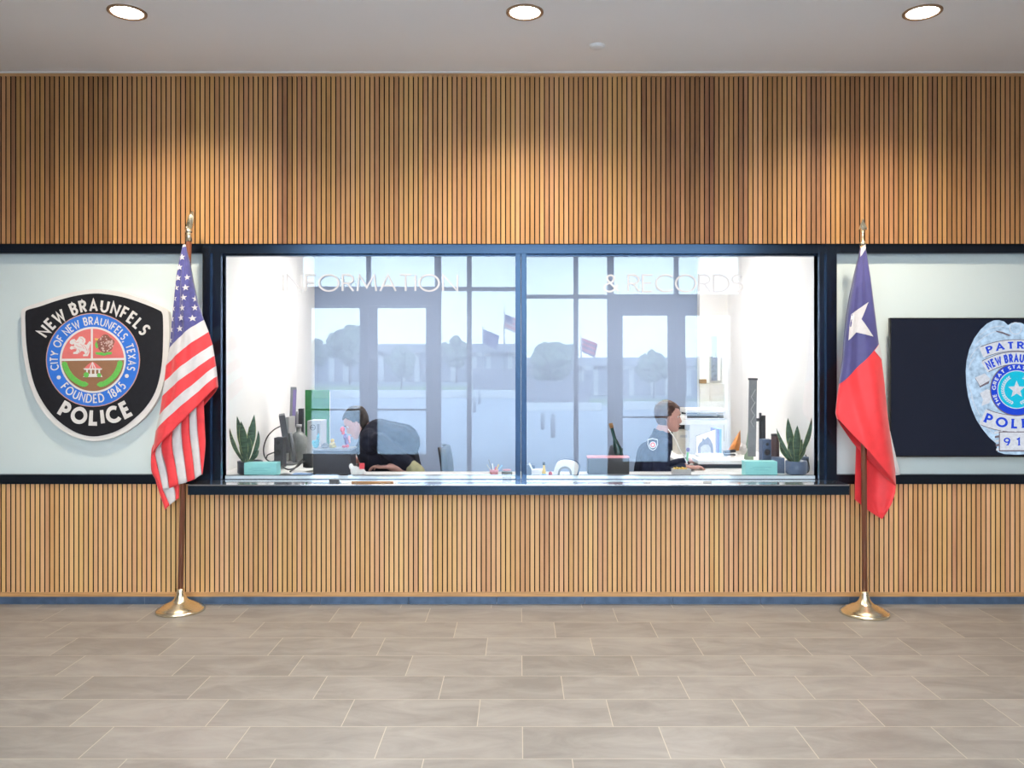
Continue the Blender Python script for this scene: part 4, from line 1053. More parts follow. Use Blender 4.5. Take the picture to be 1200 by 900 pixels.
def snake_plant(label, base, leaves, pot_c, pot_r, pot_h, pot_mat, d):
    bx, by = base
    t = thing('snake_plant', label, 'plant', (X(bx, d), d, .82))
    c = (X(pot_c, d), d, .82)
    MB().lathe([(pot_r*.86, 0), (pot_r*.98, .01), (pot_r, pot_h), (pot_r*.92, pot_h), (pot_r*.9, pot_h-.02), (.0001, pot_h-.02)], c, n=28).build('pot', pot_mat, t)
    MB().lathe([(pot_r*.9, pot_h-.022), (pot_r*.5, pot_h-.012), (.0001, pot_h-.008)], c, n=20).build('soil', M['soil'], t)
    rr = random.Random(int(bx))
    for k, (tx, ty, w, cv) in enumerate(leaves):
        b = MB(); p0 = Vector((X(pot_c, d) + (X(bx, d)-X(pot_c, d)) + rr.uniform(-.012, .012) + .25*(X(tx, d)-X(bx, d))*.3, d + rr.uniform(-.025, .025), .82+pot_h-.02))
        p1 = Vector((X(tx, d), d + rr.uniform(-.07, .05), Z(ty, d))); wd = w*d/F
        mid = (p0+p1)/2 + Vector((cv, rr.uniform(-.02, .02), 0))
        n = 16; tw = rr.uniform(-.3, .3); vs = []; fs = []
        for i in range(n+1):
            s = i/n; p = p0*(1-s)**2 + mid*2*s*(1-s) + p1*s*s
            tan = ((mid-p0)*(1-s) + (p1-mid)*s).normalized()
            side = tan.cross(Vector((0, -1, 0)))
            if side.length < .1: side = Vector((1, 0, 0))
            side.normalize(); side = Matrix.Rotation(tw + s*.5*tw, 3, tan) @ side; nrm = tan.cross(side)
            hw = wd/2*min(1, .42 + 1.1*s)*(1-max(0, (s-.5)/.5)**1.8) + .0004
            for (a, h) in ((-1, .18), (-.88, .16), (0, 0), (.88, .16), (1, .18)): vs.append(p + side*hw*a + nrm*hw*h*2)
        for i in range(n):
            for j in range(4): fs.append(((i*5+j), i*5+j+1, (i+1)*5+j+1, (i+1)*5+j))
        o = len(b.v); b.v += vs
        for q, f in enumerate(fs): b.f.append([o+z for z in f]); b.m.append(1 if q % 4 in (0, 3) else 0); b.sm.append(True)
        lo = b.build('leaf', [M['leaf'], M['leaf_edge']], t)
        sd = lo.modifiers.new('Solidify', 'SOLIDIFY'); sd.thickness = .003

def fuse(mb, voxel, smooth, it=6):
    """one continuous surface from overlapping volumes"""
    me = bpy.data.meshes.new('tmp'); me.from_pydata([tuple(v) for v in mb.v], [], mb.f); me.update()
    o = bpy.data.objects.new('tmp', me); C.objects.link(o)
    r = o.modifiers.new('r', 'REMESH'); r.mode = 'VOXEL'; r.voxel_size = voxel
    if it:
        s = o.modifiers.new('s', 'SMOOTH'); s.factor = smooth; s.iterations = it
    dg = bpy.context.evaluated_depsgraph_get()
    nm = bpy.data.meshes.new_from_object(o.evaluated_get(dg))
    out = MB(); out.v = [v.co.copy() for v in nm.vertices]; out.f = [list(p.vertices) for p in nm.polygons]
    out.m = [0]*len(out.f); out.sm = [True]*len(out.f)
    bpy.data.objects.remove(o); bpy.data.meshes.remove(me); bpy.data.meshes.remove(nm)
    return out

HEADP = [(-.119, .060, .012, .016), (-.112, .074, -.005, .030), (-.098, .082, -.022, .042), (-.080, .082, -.050, .052), (-.060, .082, -.074, .060), (-.035, .083, -.090, .066), (-.010, .082, -.100, .070),
         (.010, .083, -.104, .072), (.028, .089, -.106, .074), (.050, .086, -.106, .075), (.075, .072, -.100, .071), (.098, .046, -.080, .058), (.113, .016, -.052, .038), (.120, -.010, -.030, .014)]
def head_pts(scale=1.0, nz=44, na=48, feat=True):
    zs = [r[0] for r in HEADP]; rows = []
    def at(z, c):
        z = max(zs[0], min(zs[-1], z))
        for a, b in zip(HEADP, HEADP[1:]):
            if z <= b[0]: t = (z-a[0])/(b[0]-a[0]); t = t*t*(3-2*t)*.5 + t*.5; return lerp(a[c], b[c], t)
    for i in range(nz+1):
        z = lerp(-.119, .120, (1-math.cos(PI*i/nz))/2); f, bk, w = at(z, 1), at(z, 2), at(z, 3); mid = (f+bk)/2 - .005
        row = []
        for k in range(na):
            a = 2*PI*k/na; c, s = math.cos(a), math.sin(a)
            x = mid + ((f-mid) if c > 0 else (mid-bk))*math.copysign(abs(c)**.9, c); y = w*math.copysign(abs(s)**.9, s)
            if feat and c > 0:
                nz_ = 0
                if -.055 < z < .022: nz_ = .030*max(0, 1-abs(z+.036)/.020)**.8 if z < -.036 else .030*((.022-z)/.058)**.95
                x += nz_*math.exp(-(y/.013)**2)
                x += .006*math.exp(-((z+.066)/.007)**2)*math.exp(-(y/.022)**2) + .005*math.exp(-((z+.080)/.006)**2)*math.exp(-(y/.020)**2)
                x += .006*math.exp(-((z+.105)/.010)**2)*math.exp(-(y/.02)**2)
                x -= .010*math.exp(-((z-.006)/.011)**2)*math.exp(-((abs(y)-.031)/.014)**2)
                x += .004*math.exp(-((z-.026)/.008)**2)
            row.append(Vector((x, y, z))*scale)
        rows.append(row)
    return rows
def person(label, x0, y0, dirx, J, cloth, hair_m, patch=True, sleeve=None):
    """J: joints in (forward, side, up) metres; side < 0 is the camera's side"""
    def W(p): return Vector((x0 + dirx*p[0], y0 + p[1], p[2]))
    t = thing('person', label, 'person', W((J['hip'][0], 0, 0)))
    hc = Vector(J['head']); pitch = J['pitch']; Rm = Matrix.Rotation(pitch, 3, 'Y')
    def HW(p): q = Rm @ Vector(p) + hc; return W(q)
    def addrows(mb, rows):
        na = len(rows[0]); vs = [HW(p) for r in rows for p in r]; fs = []
        for i in range(len(rows)-1):
            for k in range(na): fs.append((i*na+k, i*na+(k+1) % na, (i+1)*na+(k+1) % na, (i+1)*na+k))
        fs.append(tuple(range(na-1, -1, -1))); fs.append(tuple((len(rows)-1)*na+k for k in range(na)))
        mb.add(vs, fs, 0, True)
    b = MB()
    addrows(b, head_pts())
    hip, ch, nk = J['hip'], J['chest'], J['neck']
    b.capsule(W(nk), HW((-.022, 0, -.06)), .058, .052)
    def torso(mb, g):
        for s in (-.09, 0, .09): mb.capsule(W((hip[0], s*1.0, hip[2])), W((ch[0], s*1.05, ch[2])), .105+g, .105+g)
        mb.capsule(W((nk[0]-.01, -.12, nk[2]-.075)), W((nk[0]-.01, .12, nk[2]-.075)), .062+g, .062+g)
        mb.capsule(W((ch[0], 0, ch[2])), W((nk[0], 0, nk[2]-.05)), .10+g, .07+g)
        for s in (-1, 1): mb.capsule(W((nk[0]-.005, s*.06, nk[2]-.03)), W((nk[0]-.015, s*.15, nk[2]-.085)), .04+g, .055+g)
    torso(b, 0)
    for s, k in ((-1, 'n'), (1, 'f')):
        sh, el, wr = J['sh'+k], J['el'+k], J['wr'+k]
        b.capsule(W(sh), W(el), .050, .040); b.capsule(W(el), W(wr), .040, .027)
        hd = Vector(J['hd'+k]); wv = Vector(wr); dv = (hd-wv).normalized(); sd = Vector((0, 1, 0)) - dv*dv.y; sd.normalize(); up = dv.cross(sd)
        if up.z < 0: up = -up
        for o in (-.028, -.009, .010, .028): b.capsule(W(wv + dv*.01 + sd*o*.6), W(wv + dv*.085 + sd*o), .015, .012, 10)
        for o, L in ((-.030, .066), (-.010, .078), (.011, .072), (.031, .056)):
            p = wv + dv*.088 + sd*o; p1 = p + dv*L*.5 + up*.008 + sd*o*.15; p2 = p1 + dv*L*.32 - up*.014; p3 = p2 + dv*L*.22 - up*.018
            b.capsule(W(p), W(p1), .0095, .0088, 10); b.capsule(W(p1), W(p2), .0088, .0082, 10); b.capsule(W(p2), W(p3), .0082, .0072, 10)
        ts = 1 if k == 'n' else -1
        p = wv + dv*.025 + sd*.026*ts; p1 = p + dv*.035 + sd*.032*ts - up*.006; p2 = p1 + dv*.034 + sd*.008*ts - up*.006
        b.capsule(W(p), W(p1), .0125, .011, 10); b.capsule(W(p1), W(p2), .0105, .0085, 10)
        th = W((hip[0], s*.09, hip[2])); kn = W((hip[0]+.42, s*.11, .50)); an = W((hip[0]+.40, s*.11, .08)); toe = W((hip[0]+.56, s*.12, .045))
        b.capsule(th, kn, .085, .058); b.capsule(kn, an, .056, .038); b.capsule(an, toe, .042, .035)
    body = fuse(b, .0052, .5, 3).build('body', M['skin'], t)
    # clothing follows the body
    c = MB(); torso(c, J.get('g', .016))
    if J.get('hunch'): c.capsule(W((-.03, -.08, 1.00)), W((.13, -.05, 1.09)), .165, .11); c.capsule(W((-.03, .08, 1.00)), W((.13, .05, 1.09)), .165, .11); c.capsule(W((.02, 0, .72)), W((.17, 0, .95)), .17, .15)
    for k in ('n', 'f'):
        sh, el, wr = J['sh'+k], J['el'+k], J['wr'+k]
        if sleeve: c.capsule(W(sh), W(Vector(sh).lerp(Vector(el), .72)), .072, .064)
        else:
            c.capsule(W(sh), W(el), .066, .053); c.capsule(W(el), W(Vector(el).lerp(Vector(wr), .93)), .053, .037)
    # creases
    shirt = fuse(c, .008, .5, 3)
    for v in shirt.v:
        w = math.sin(v.z*95 + v.x*40)*.5 + math.sin(v.x*70 - v.z*60 + v.y*50)*.5
        v.y += .0035*w; v.z += .002*w
    shirt.build('uniform_shirt' if patch else 'dark_jacket', M[cloth], t)
    c = MB(); c.lathe([(.066, -.02), (.069, .012), (.064, .024), (.060, .012)], W((nk[0]-.004, 0, nk[2]-.005)), n=24, mtx=Matrix.Rotation(dirx*.35, 3, 'Y')); c.build('collar', M[cloth], t)
    c = MB()
    for s, k in ((-1, 'n'), (1, 'f')):
        c.capsule(W((hip[0], s*.09, hip[2])), W((hip[0]+.42, s*.11, .50)), .105, .075); c.capsule(W((hip[0]+.42, s*.11, .50)), W((hip[0]+.40, s*.11, .14)), .074, .062)
    c.capsule(W((hip[0]-.01, -.08, hip[2]+.02)), W((hip[0]-.01, .08, hip[2]+.02)), .122, .122)
    fuse(c, .011, .5, 3).build('trousers', M['navy2'], t)
    c = MB()
    for s in (-1, 1): c.capsule(W((hip[0]+.38, s*.115, .055)), W((hip[0]+.58, s*.12, .045)), .053, .046)
    for v in c.v: v.z = max(v.z, .002)
    c.build('shoes', M['plastic_black'], t)
    if sleeve:
        c = MB()
        for k in ('n', 'f'):
            sh, el = Vector(J['sh'+k]), Vector(J['el'+k]); c.capsule(W(sh.lerp(el, .6)), W(sh.lerp(el, .95)), .058, .060)
        fuse(c, .008, .4, 2).build('sleeve', M[sleeve], t)
    # hair
    rows = head_pts(1.055, 60, 64, False); mbh = MB(); na = 64; vs = []; 
    for r in rows:
        for p in r:
            q = p + Vector((-.002, 0, .004)); vs.append(q)
    keep = []
    for i in range(len(rows)-1):
        for k in range(na):
            f = (i*na+k, i*na+(k+1) % na, (i+1)*na+(k+1) % na, (i+1)*na+k)
            m = sum((vs[z] for z in f), Vector())/4
            lim = .072 if m.x > .035 else (lerp(.005, .072, (m.x+.005)/.04) if m.x > -.005 else (-.012 if m.x > -.03 else -.062))
            if m.z > lim: keep.append(f)
    rng = random.Random(3)
    used = sorted({z for f in keep for z in f}); mp = {z: i for i, z in enumerate(used)}
    hv = [HW(vs[z]*(1+rng.uniform(0, .03))) for z in used]
    top = [tuple((len(rows)-1)*na+k for k in range(na))]
    hf = [tuple(mp[z] for z in f) for f in keep] + [tuple(mp[z] for z in top[0])]
    mbh.add(hv, hf, 0, True)
    h = mbh.build('hair', M[hair_m], t); sd = h.modifiers.new('Solidify', 'SOLIDIFY'); sd.thickness = .008; sd.offset = -.3
    # face details
    e = MB(); iris = MB(); br = MB()
    for s in (-1, 1):
        e.ell(HW((.0625, s*.031, .005)), (.0125, .0135, .0095), n=14); iris.ell(HW((.0738, s*.031, .005)), (.003, .005, .005), n=10)
        br.tube([HW((.0875, s*.016, .020)), HW((.087, s*.032, .025)), HW((.076, s*.050, .019))], .0038, n=8)
    e.build('eyes', M['eye_w'], t); iris.build('irises', M['eye_d'], t); br.build('eyebrows', M[hair_m], t)
    l = MB(); l.tube([HW((.0835, -.021, -.073)), HW((.0935, 0, -.0725)), HW((.0835, .021, -.073))], .0042, n=8); l.build('lips', M['lips'], t)
    er = MB()
    for s in (-1, 1):
        er.ell(HW((-.012, s*.073, -.012)), (.017, .009, .030), n=14); er.ell(HW((-.010, s*.079, -.008)), (.011, .006, .020), n=12); er.ell(HW((-.006, s*.075, -.036)), (.009, .007, .010), n=10)
    er.build('ears', M['skin'], t)
    return t, W, HW

def build_people():
    J = dict(hip=(-.07, 0, .60), chest=(-.02, 0, .90), neck=(.045, 0, 1.085), head=(.105, 0, 1.218), pitch=.05,
             shn=(.030, -.195, .995), eln=(-.02, -.245, .755), wrn=(.185, -.225, .845), hdn=(.275, -.22, .838),
             shf=(.030, .195, .995), elf=(.07, .235, .770), wrf=(.29, .13, .85), hdf=(.38, .10, .842))
    y0 = 6.62; x0 = X(775, y0) - .045
    t, W, HW = person('person in navy uniform with shoulder patch seated facing right at desk', x0, y0, 1, J, 'navy', 'hair')
    # embroidered shoulder patch, on the near sleeve
    cx, cy = 765, 521; d = 6.352
    b = MB()
    sh = [(-5.8, -6.2), (0, -7.4), (5.8, -6.2), (6, 0), (3.6, 5.2), (0, 7.2), (-3.6, 5.2), (-6, 0)]
    pxpoly(b, [(cx+a, cy+c) for a, c in sh], d, .012, 0); pxpoly(b, [(cx+a*.86, cy+c*.86) for a, c in sh], d-.001, .004, 1)
    pxdisc(b, cx, cy+.3, 3.9, d-.002, .003, 2, 20); pxdisc(b, cx, cy+.3, 3.2, d-.0025, .003, 3, 20); pxdisc(b, cx, cy+.3, 1.3, d-.003, .003, 2, 12)
    plab(b.build('shoulder_patch', [M['sign_white'], M['navy'], M['paper'], M['coral']], t), 'white-edged shield patch with a red centre')
    b = MB(); p = [P(783, 503, 6.45), P(791, 514, 6.42), P(797, 527, 6.40), P(803, 538, 6.39), P(806, 544, 6.38)]
    b.tube([Vector(q) for q in catmull([tuple(v) for v in p], 5)], .0042); plab(b.build('earpiece_cord', M['paper'], t), 'white cord from collar to desk')
    b = MB(); pxpoly(b, [(781, 521), (785, 518), (786, 523), (782, 525)], 6.44, .01); b.build('collar_pin', M['silver'], t)
    chair('black office chair under the person in navy uniform', x0-.06, y0, 1)
    J = dict(hip=(-.10, 0, .60), chest=(-.02, 0, .95), neck=(.185, 0, 1.11), head=(.315, 0, 1.165), pitch=.55,
             shn=(.10, -.21, 1.035), eln=(-.235, -.30, .790), wrn=(.00, -.27, .842), hdn=(.09, -.25, .838),
             shf=(.10, .21, 1.035), elf=(.24, .25, .80), wrf=(.42, .13, .86), hdf=(.50, .10, .85), g=.04, hunch=True)
    y0 = 6.68; x0 = X(463, y0)
    person('person in dark top and khaki sleeves leaning over the left desk', x0, y0, -1, J, 'navy2', 'hair2', patch=False, sleeve='khaki')
    chair('black office chair under the person leaning over the left desk', x0+.14, y0, -1)

def chair(label, x, y, dirx):
    t = thing('office_chair', label, 'chair', (x, y, 0))
    b = MB().box(x-.24, x+.24, y-.24, y+.24, .425, .475, bev=.03); b.build('seat', M['plastic_black'], t)
    xb = x - dirx*.27
    b = MB(); rows = []
    for i in range(9):
        z = lerp(.56, .98, i/8); w = .21*(1-.25*(2*i/8-1)**4)
        rows.append([(xb + dirx*(.05*abs(s)**2) - dirx*.03*math.sin(PI*i/8), y + s*w, z) for s in [k/4-1 for k in range(9)]])
    vs = [p for r in rows for p in r]; vs += [(p[0]-dirx*.035, p[1], p[2]) for p in vs]
    fs = []
    for i in range(8):
        for k in range(8):
            a = i*9+k; fs.append((a, a+1, a+10, a+9)); fs.append((a+81, a+90, a+91, a+82))
    for i in range(8):
        fs += [(i*9, (i+1)*9, (i+1)*9+81, i*9+81), (i*9+8, i*9+8+81, (i+1)*9+8+81, (i+1)*9+8), (i, i+81, i+82, i+1), (72+i, 73+i, 73+i+81, 72+i+81)]
    b.add(vs, fs, 0, True); b.build('backrest', M['plastic_black'], t)
    MB().tube([(x-dirx*.1, y, .43), (xb-dirx*.03, y, .44), (xb-dirx*.05, y, .62)], .02).build('back_support', M['plastic_dark'], t)
    MB().tube([(x, y, .08), (x, y, .43)], .028, n=14).build('gas_column', M['plastic_dark'], t)
    for k in range(5):
        a = 2*PI*k/5 + .3; ex, ey = x+.27*math.cos(a), y+.27*math.sin(a)
        lg = MB().tube([(x, y, .11), (ex, ey, .075)], .022, r2=.015).build('leg', M['plastic_dark'], t)
        MB().ell((ex, ey, .027), (.027, .027, .027), n=12).build('castor', M['plastic_black'], lg)

# ------------------------------------------------------------------ things on the desks
ZT = .82
def one(mb, name, m, label, cat, group=None):
    return tag(mb.build(name, m), label, cat, group)
def pbox(mb, px0, px1, py0, py1, d, depth, mi=0, z0=None, bev=.002):
    mb.box(X(px0, d), X(px1, d), d, d+depth, Z(py1, d) if z0 is None else z0, Z(py0, d), mi, bev); return mb

def teal_box(px0, px1, py0, d, label):
    t = thing('card_box', label, 'box', (X((px0+px1)/2, d), d, ZT))
    MB().box(X(px0, d), X(px1, d), d, d+.10, ZT, Z(py0, d), bev=.002).build('carton', M['teal'], t)
    b = MB(); x0, x1 = X(px0, d), X(px1, d); zc = (ZT+Z(py0, d))/2
    for k, (a, c) in enumerate(((.22, .80), (.14, .62), (.28, .72))):
        z = zc + .012 - k*.011; b.box(lerp(x0, x1, a), lerp(x0, x1, c), d-.0008, d+.001, z, z+.0022)
    b.build('printed_lines', M['teal_d'], t)

def figurine(label, px, d, z0, parts, mats):
    """parts: (kind, dx, dz, rx, rz, mat) in pixels from the foot"""
    t = thing('figurine', label, 'figurine', (X(px, d), d, z0), 'figurines on the dark desk box')
    k = d/F
    for name, els in parts.items():
        b = MB()
        for (dx, dz, rx, rz) in els: b.ell((X(px, d)+dx*k, d, z0+dz*k), (rx*k, rx*k, rz*k), n=14)
        b.build(name, M[mats[name]], t)

def build_left_desk():
    snake_plant('snake plant in dark pot at the left end of the windows', (288.5, 541), [(278.5, 488, 9, -.01), (286, 493, 9.5, 0), (298.5, 486, 9.5, .01), (267.5, 502, 6, -.05), (305, 504, 5.5, .05), (303.5, 527, 5, .03), (282, 507, 8, -.01), (293, 510, 8.5, .01), (290, 500, 8, 0)],
                293, .092, .096, M['pot_dark'], 6.16)
    teal_box(286, 324, 542.5, 6.02, 'teal card box in front of the left snake plant')
    # loudspeaker
    d = 6.5; t = thing('loudspeaker', 'small black loudspeaker beside the cable loop at left', 'loudspeaker', (X(326, d), d, ZT))
    MB().box(X(321, d), X(331.5, d), d, d+.1, ZT, Z(513, d), bev=.005).build('cabinet', M['plastic_dark'], t)
    b = MB(); b.lathe([(.026, 0), (.026, .004), (.020, .002), (.0001, -.004)], (X(326, d), d-.001, Z(530, d)), n=24, axis='y'); b.build('woofer', M['plastic_black'], t); b = MB(); b.lathe([(.014, 0), (.014, .003), (.0001, .001)], (X(326, d), d-.001, Z(519, d)), n=20, axis='y'); b.build('tweeter', M['plastic_black'], t)
    # cable loop
    d = 6.8
    pts = [P(330, 499, d+.15), P(322, 503, d+.1), P(314, 511, d), P(309.5, 522, d), P(309, 531, d-.04), P(312, 538, d-.05), P(318, 541, d-.05), P(324, 538, d-.02), P(328, 529, d+.05), P(322, 530, d+.02), P(314, 533, d-.08), P(312, 537, d-.1)]
    one(MB().tube([Vector(p) for p in catmull([tuple(p) for p in pts], 6)], .0055), 'cable', M['plastic_black'], 'thin black cable looping up beside the left loudspeaker', 'cable')
    # monitors seen edge-on
    def monitor(label, d, top, bot, th, back, glow, foot, zf=ZT, wd=.30):
        (tx, ty), (bx, by) = top, bot
        t = thing('monitor', label, 'monitor', (X(foot, d), d+.2, zf))
        a, c = P(tx, ty, d), P(bx, by, d); up = (a-c); L = up.length; up.normalize(); cc = (a+c)/2; yv = Vector((cc.x, cc.y, 0)).normalized(); n = yv.cross(up)
        MB().obox(cc + yv*wd/2, n, yv, up, th, wd, L).build('housing', M[back], t)
        s = 1 if n.x > 0 else -1
        MB().obox(cc + yv*wd/2 + n*s*th*.5, n, yv, up, .004, wd-.02, L*.94).build('screen', M[glow], t)
        if glow == 'purple': MB().obox(cc + yv*.001 + n*s*th*.2, n, yv, up, th*.5, .006, L*.9).build('violet_edge', M[glow], t)
        b = MB(); x = X(foot, d)
        b.box(x-.045, x+.07, d+.05, d+wd-.05, zf, zf+.015, bev=.004); b.tube([(x+.01, d+wd/2, zf+.01), (x, d+wd/2, zf+.1), (cc.x, d+wd/2, cc.z)], .018); b.build('stand', M['grey'], t)
    monitor('thin dark monitor seen edge-on, leaning, beside the left loudspeaker', 6.63, (330, 487), (337, 531), .045, 'plastic_dark', 'plastic_black', 338)
    monitor('tall grey monitor with violet screen, behind the left desk clutter', 7.22, (344, 454), (342, 512), .05, 'grey', 'purple', 348, wd=.2)
    d = 6.98; one(MB().box(X(333.5, d), X(338.5, d), d, d+.20, ZT, Z(489, d), bev=.004), 'file_holder', M['silver'], 'slim upright pale grey file holder beside the edge-on monitor', 'file holder')
    d = 6.95; t = thing('water_jug', 'smoky grey plastic jug with narrow neck on left desk', 'jug', (X(348, d), d+.06, ZT))
    MB().lathe([(.060, 0), (.070, .01), (.072, .12), (.068, .20), (.045, .235), (.022, .25), (.020, .285)], (X(348, d), d+.06, ZT), n=28).build('body', M['jug'], t)
    MB().lathe([(.024, .285), (.024, .31), (.0001, .312)], (X(348, d), d+.06, ZT), n=20).build('cap', M['silver'], t)
    d = 7.2; one(pbox(MB(), 349.5, 354.5, 479, 500, d, .06, z0=ZT), 'charging_block', M['plastic_dark'], 'narrow dark upright block left of the green board', 'block')
    d = 7.3; t = thing('ring_binder', 'tall bright green binder board behind the small computer', 'binder', (X(368, d), d, ZT))
    pbox(MB(), 357.5, 386, 457, 560, d, .012, z0=ZT).build('cover', M['green'], t)
    pbox(MB(), 358.5, 386, 459, 560, d+.013, .03, z0=ZT).build('pages', M['paper'], t)
    # small computer
    d = 6.75; t = thing('desktop_computer', 'small upright grey desktop computer with round logo', 'computer', (X(368, d), d, ZT))
    x0, x1, z1 = X(360, d), X(376, d), Z(493, d)
    MB().box(x0, x1, d, d+.20, ZT, z1, bev=.004).build('case', M['silver'], t)
    b = MB(); cx, cy = 366.5, 501; pxdisc(b, cx, cy, 3.3, d-.001, .002, 0, 24, 0, 360, 2.7); text_line(b, 'DELL', cx-2.1, cx+2.1, cy+.9, 1.9, d-.001, .002, w=.22, gap=.3)
    b.build('logo', M['plastic_dark'], t)
    MB().box(X(371.5, d), X(374.5, d), d-.001, d+.001, Z(522, d), Z(497, d)).build('vent', M['grey'], t)
    # papers and leads
    for k, (a, c, y, ro, lab) in enumerate(((328, 362, 6.22, .2, 'creased white sheet lying under the cables, nearest the teal box'), (344, 358, 6.52, -.3, 'white sheet under the cables behind the creased one'), (345, 366, 6.36, .5, 'white sheet beside the dark storage box'))):
        b = MB(); cx = X((a+c)/2, y); R = Matrix.Rotation(ro, 3, 'Z'); n = 8; vs = []; fs = []
        for i in range(n+1):
            for j in range(n+1):
                p = R @ Vector(((i/n-.5)*.21, (j/n-.5)*.29, 0)); vs.append((cx+p.x, y+p.y+.02, ZT+.002+.004*k+.012*max(0, math.sin(i*.9+k)*math.cos(j*.7))))
        for i in range(n):
            for j in range(n): q = i*(n+1)+j; fs.append((q, q+n+1, q+n+2, q+1))
        b.add(vs, fs, 0, True); o = one(b, 'paper_sheet', M['paper'], lab, 'paper', 'papers on the left desk'); sd = o.modifiers.new('Solidify', 'SOLIDIFY'); sd.thickness = .001
    for k, (pts, lab) in enumerate(((((330, 546, 6.3), (338, 551, 6.25), (348, 547, 6.3), (356, 541, 6.4), (364, 545, 6.4)), 'black lead winding over the left desk papers'), (((340, 556, 6.12), (346, 548, 6.2), (352, 541, 6.35), (358, 535, 6.5)), 'black lead running back between the papers and storage box'))):
        pp = [P(a, c, y) for a, c, y in pts]
        for p in pp: p.z = max(p.z, ZT+.02)
        one(MB().tube([Vector(q) for q in catmull([tuple(p) for p in pp], 5)], .006), 'cable', M['plastic_black'], lab, 'cable')
    d = 6.42; one(pbox(MB(), 355, 365.5, 532, 560, d, .06, z0=ZT+.0), 'power_adapter', M['plastic_black'], 'black power adapter between small computer and dark box', 'adapter')
    b = MB().box(X(343, 6.1), X(366, 6.1), 6.07, 6.16, ZT, ZT+.007); one(b, 'notebook', M['paper_blue'], 'flat blue notebook left of the dark storage box', 'notebook')
    # dark box with figurines
    d = 6.08; t = thing('storage_box', 'dark grey storage box with figurines standing on top', 'box', (X(389, d), d, ZT))
    zb = Z(526, d)
    MB().box(X(367, d), X(411, d), d, d+.20, ZT, zb-.012, bev=.004).build('body', M['plastic_dark'], t)
    MB().box(X(366.3, d), X(411.7, d), d-.004, d+.204, zb-.014, zb, bev=.003).build('lid', M['grey'], t)
    d = 6.16
    figurine('small teal figurine at the left end of the dark box', 370, d, zb, {'body': [(0, 4, 4, 4.5), (2, 8, 2.5, 3), (-2.5, 6, 2, 3)], 'head': [(2.6, 12.5, 1.8, 2.4), (3.2, 15.5, .9, 1.8)]}, {'body': 'teal_fig', 'head': 'teal_fig'})
    figurine('low grey stone-like figurine, second from left on the dark box', 380.5, d, zb, {'body': [(-1, 2, 3.2, 2.4), (2, 2.6, 2.6, 3), (0, 4, 2, 1.8)]}, {'body': 'stone'})
    figurine('ochre figurine with an orange head in the middle of the dark box', 389.5, d, zb, {'body': [(0, 3.4, 3.8, 3.8), (-1.6, 1.6, 2.6, 1.8), (2, 1.8, 2.6, 1.8)], 'head': [(0, 8.5, 2.2, 2.2)]}, {'body': 'gold_fig', 'head': 'yellow'})
    figurine('tall red and violet figurine at the right of the dark box', 405, d, zb, {'feet': [(-2, 1.6, 2.3, 1.7), (2, 2.2, 2.2, 2)], 'body': [(1, 8, 2.4, 5), (-.5, 13, 2.2, 4)], 'head': [(-3.5, 21.5, 2.8, 3.6), (-3, 17.5, 2, 2.5)], 'arm': [(4, 11, 1.6, 3.6), (4.6, 7, 1.2, 2)]}, {'feet': 'red_pl', 'body': 'violet', 'head': 'red_pl', 'arm': 'pink'})
    # white toy animal
    d = 6.02; t = thing('toy_animal', 'small white toy animal with a red tag beside the dark box', 'toy', (X(420, d), d, ZT)); k = d/F
    b = MB()
    for dx, dz, rx, rz in ((-3, 6, 5.5, 5.5), (3, 5.5, 6, 4.6), (-7.5, 11, 2.6, 3.6), (8, 3.5, 2.6, 2.4)): b.ell((X(419, d)+dx*k, d, ZT+(dz+.3)*k), (rx*k, 4*k, rz*k), n=16)
    for dx in (-6, -1, 4, 8): b.capsule((X(419, d)+dx*k, d, ZT+1.4*k), (X(419, d)+dx*k, d, ZT+4*k), 1.4*k, 1.7*k, 10)
    fuse(b, .004, .5, 3).build('body', M['paper'], t)
    MB().box(X(422, d), X(428, d), d-.03, d-.02, ZT+.055, ZT+.098, bev=.004).build('tag', M['red_pl'], t)
    for a, c, y, lab in ((480, 507, 6.1, 'white sheet lying in front of the leaning person'), (538, 562, 6.06, 'white sheet lying left of the pen bowl')):
        one(MB().box(X(a, y), X(c, y), y-.06, y+.05, ZT, ZT+.006), 'paper_sheet', M['paper'], lab, 'paper', 'papers along the front worktop')

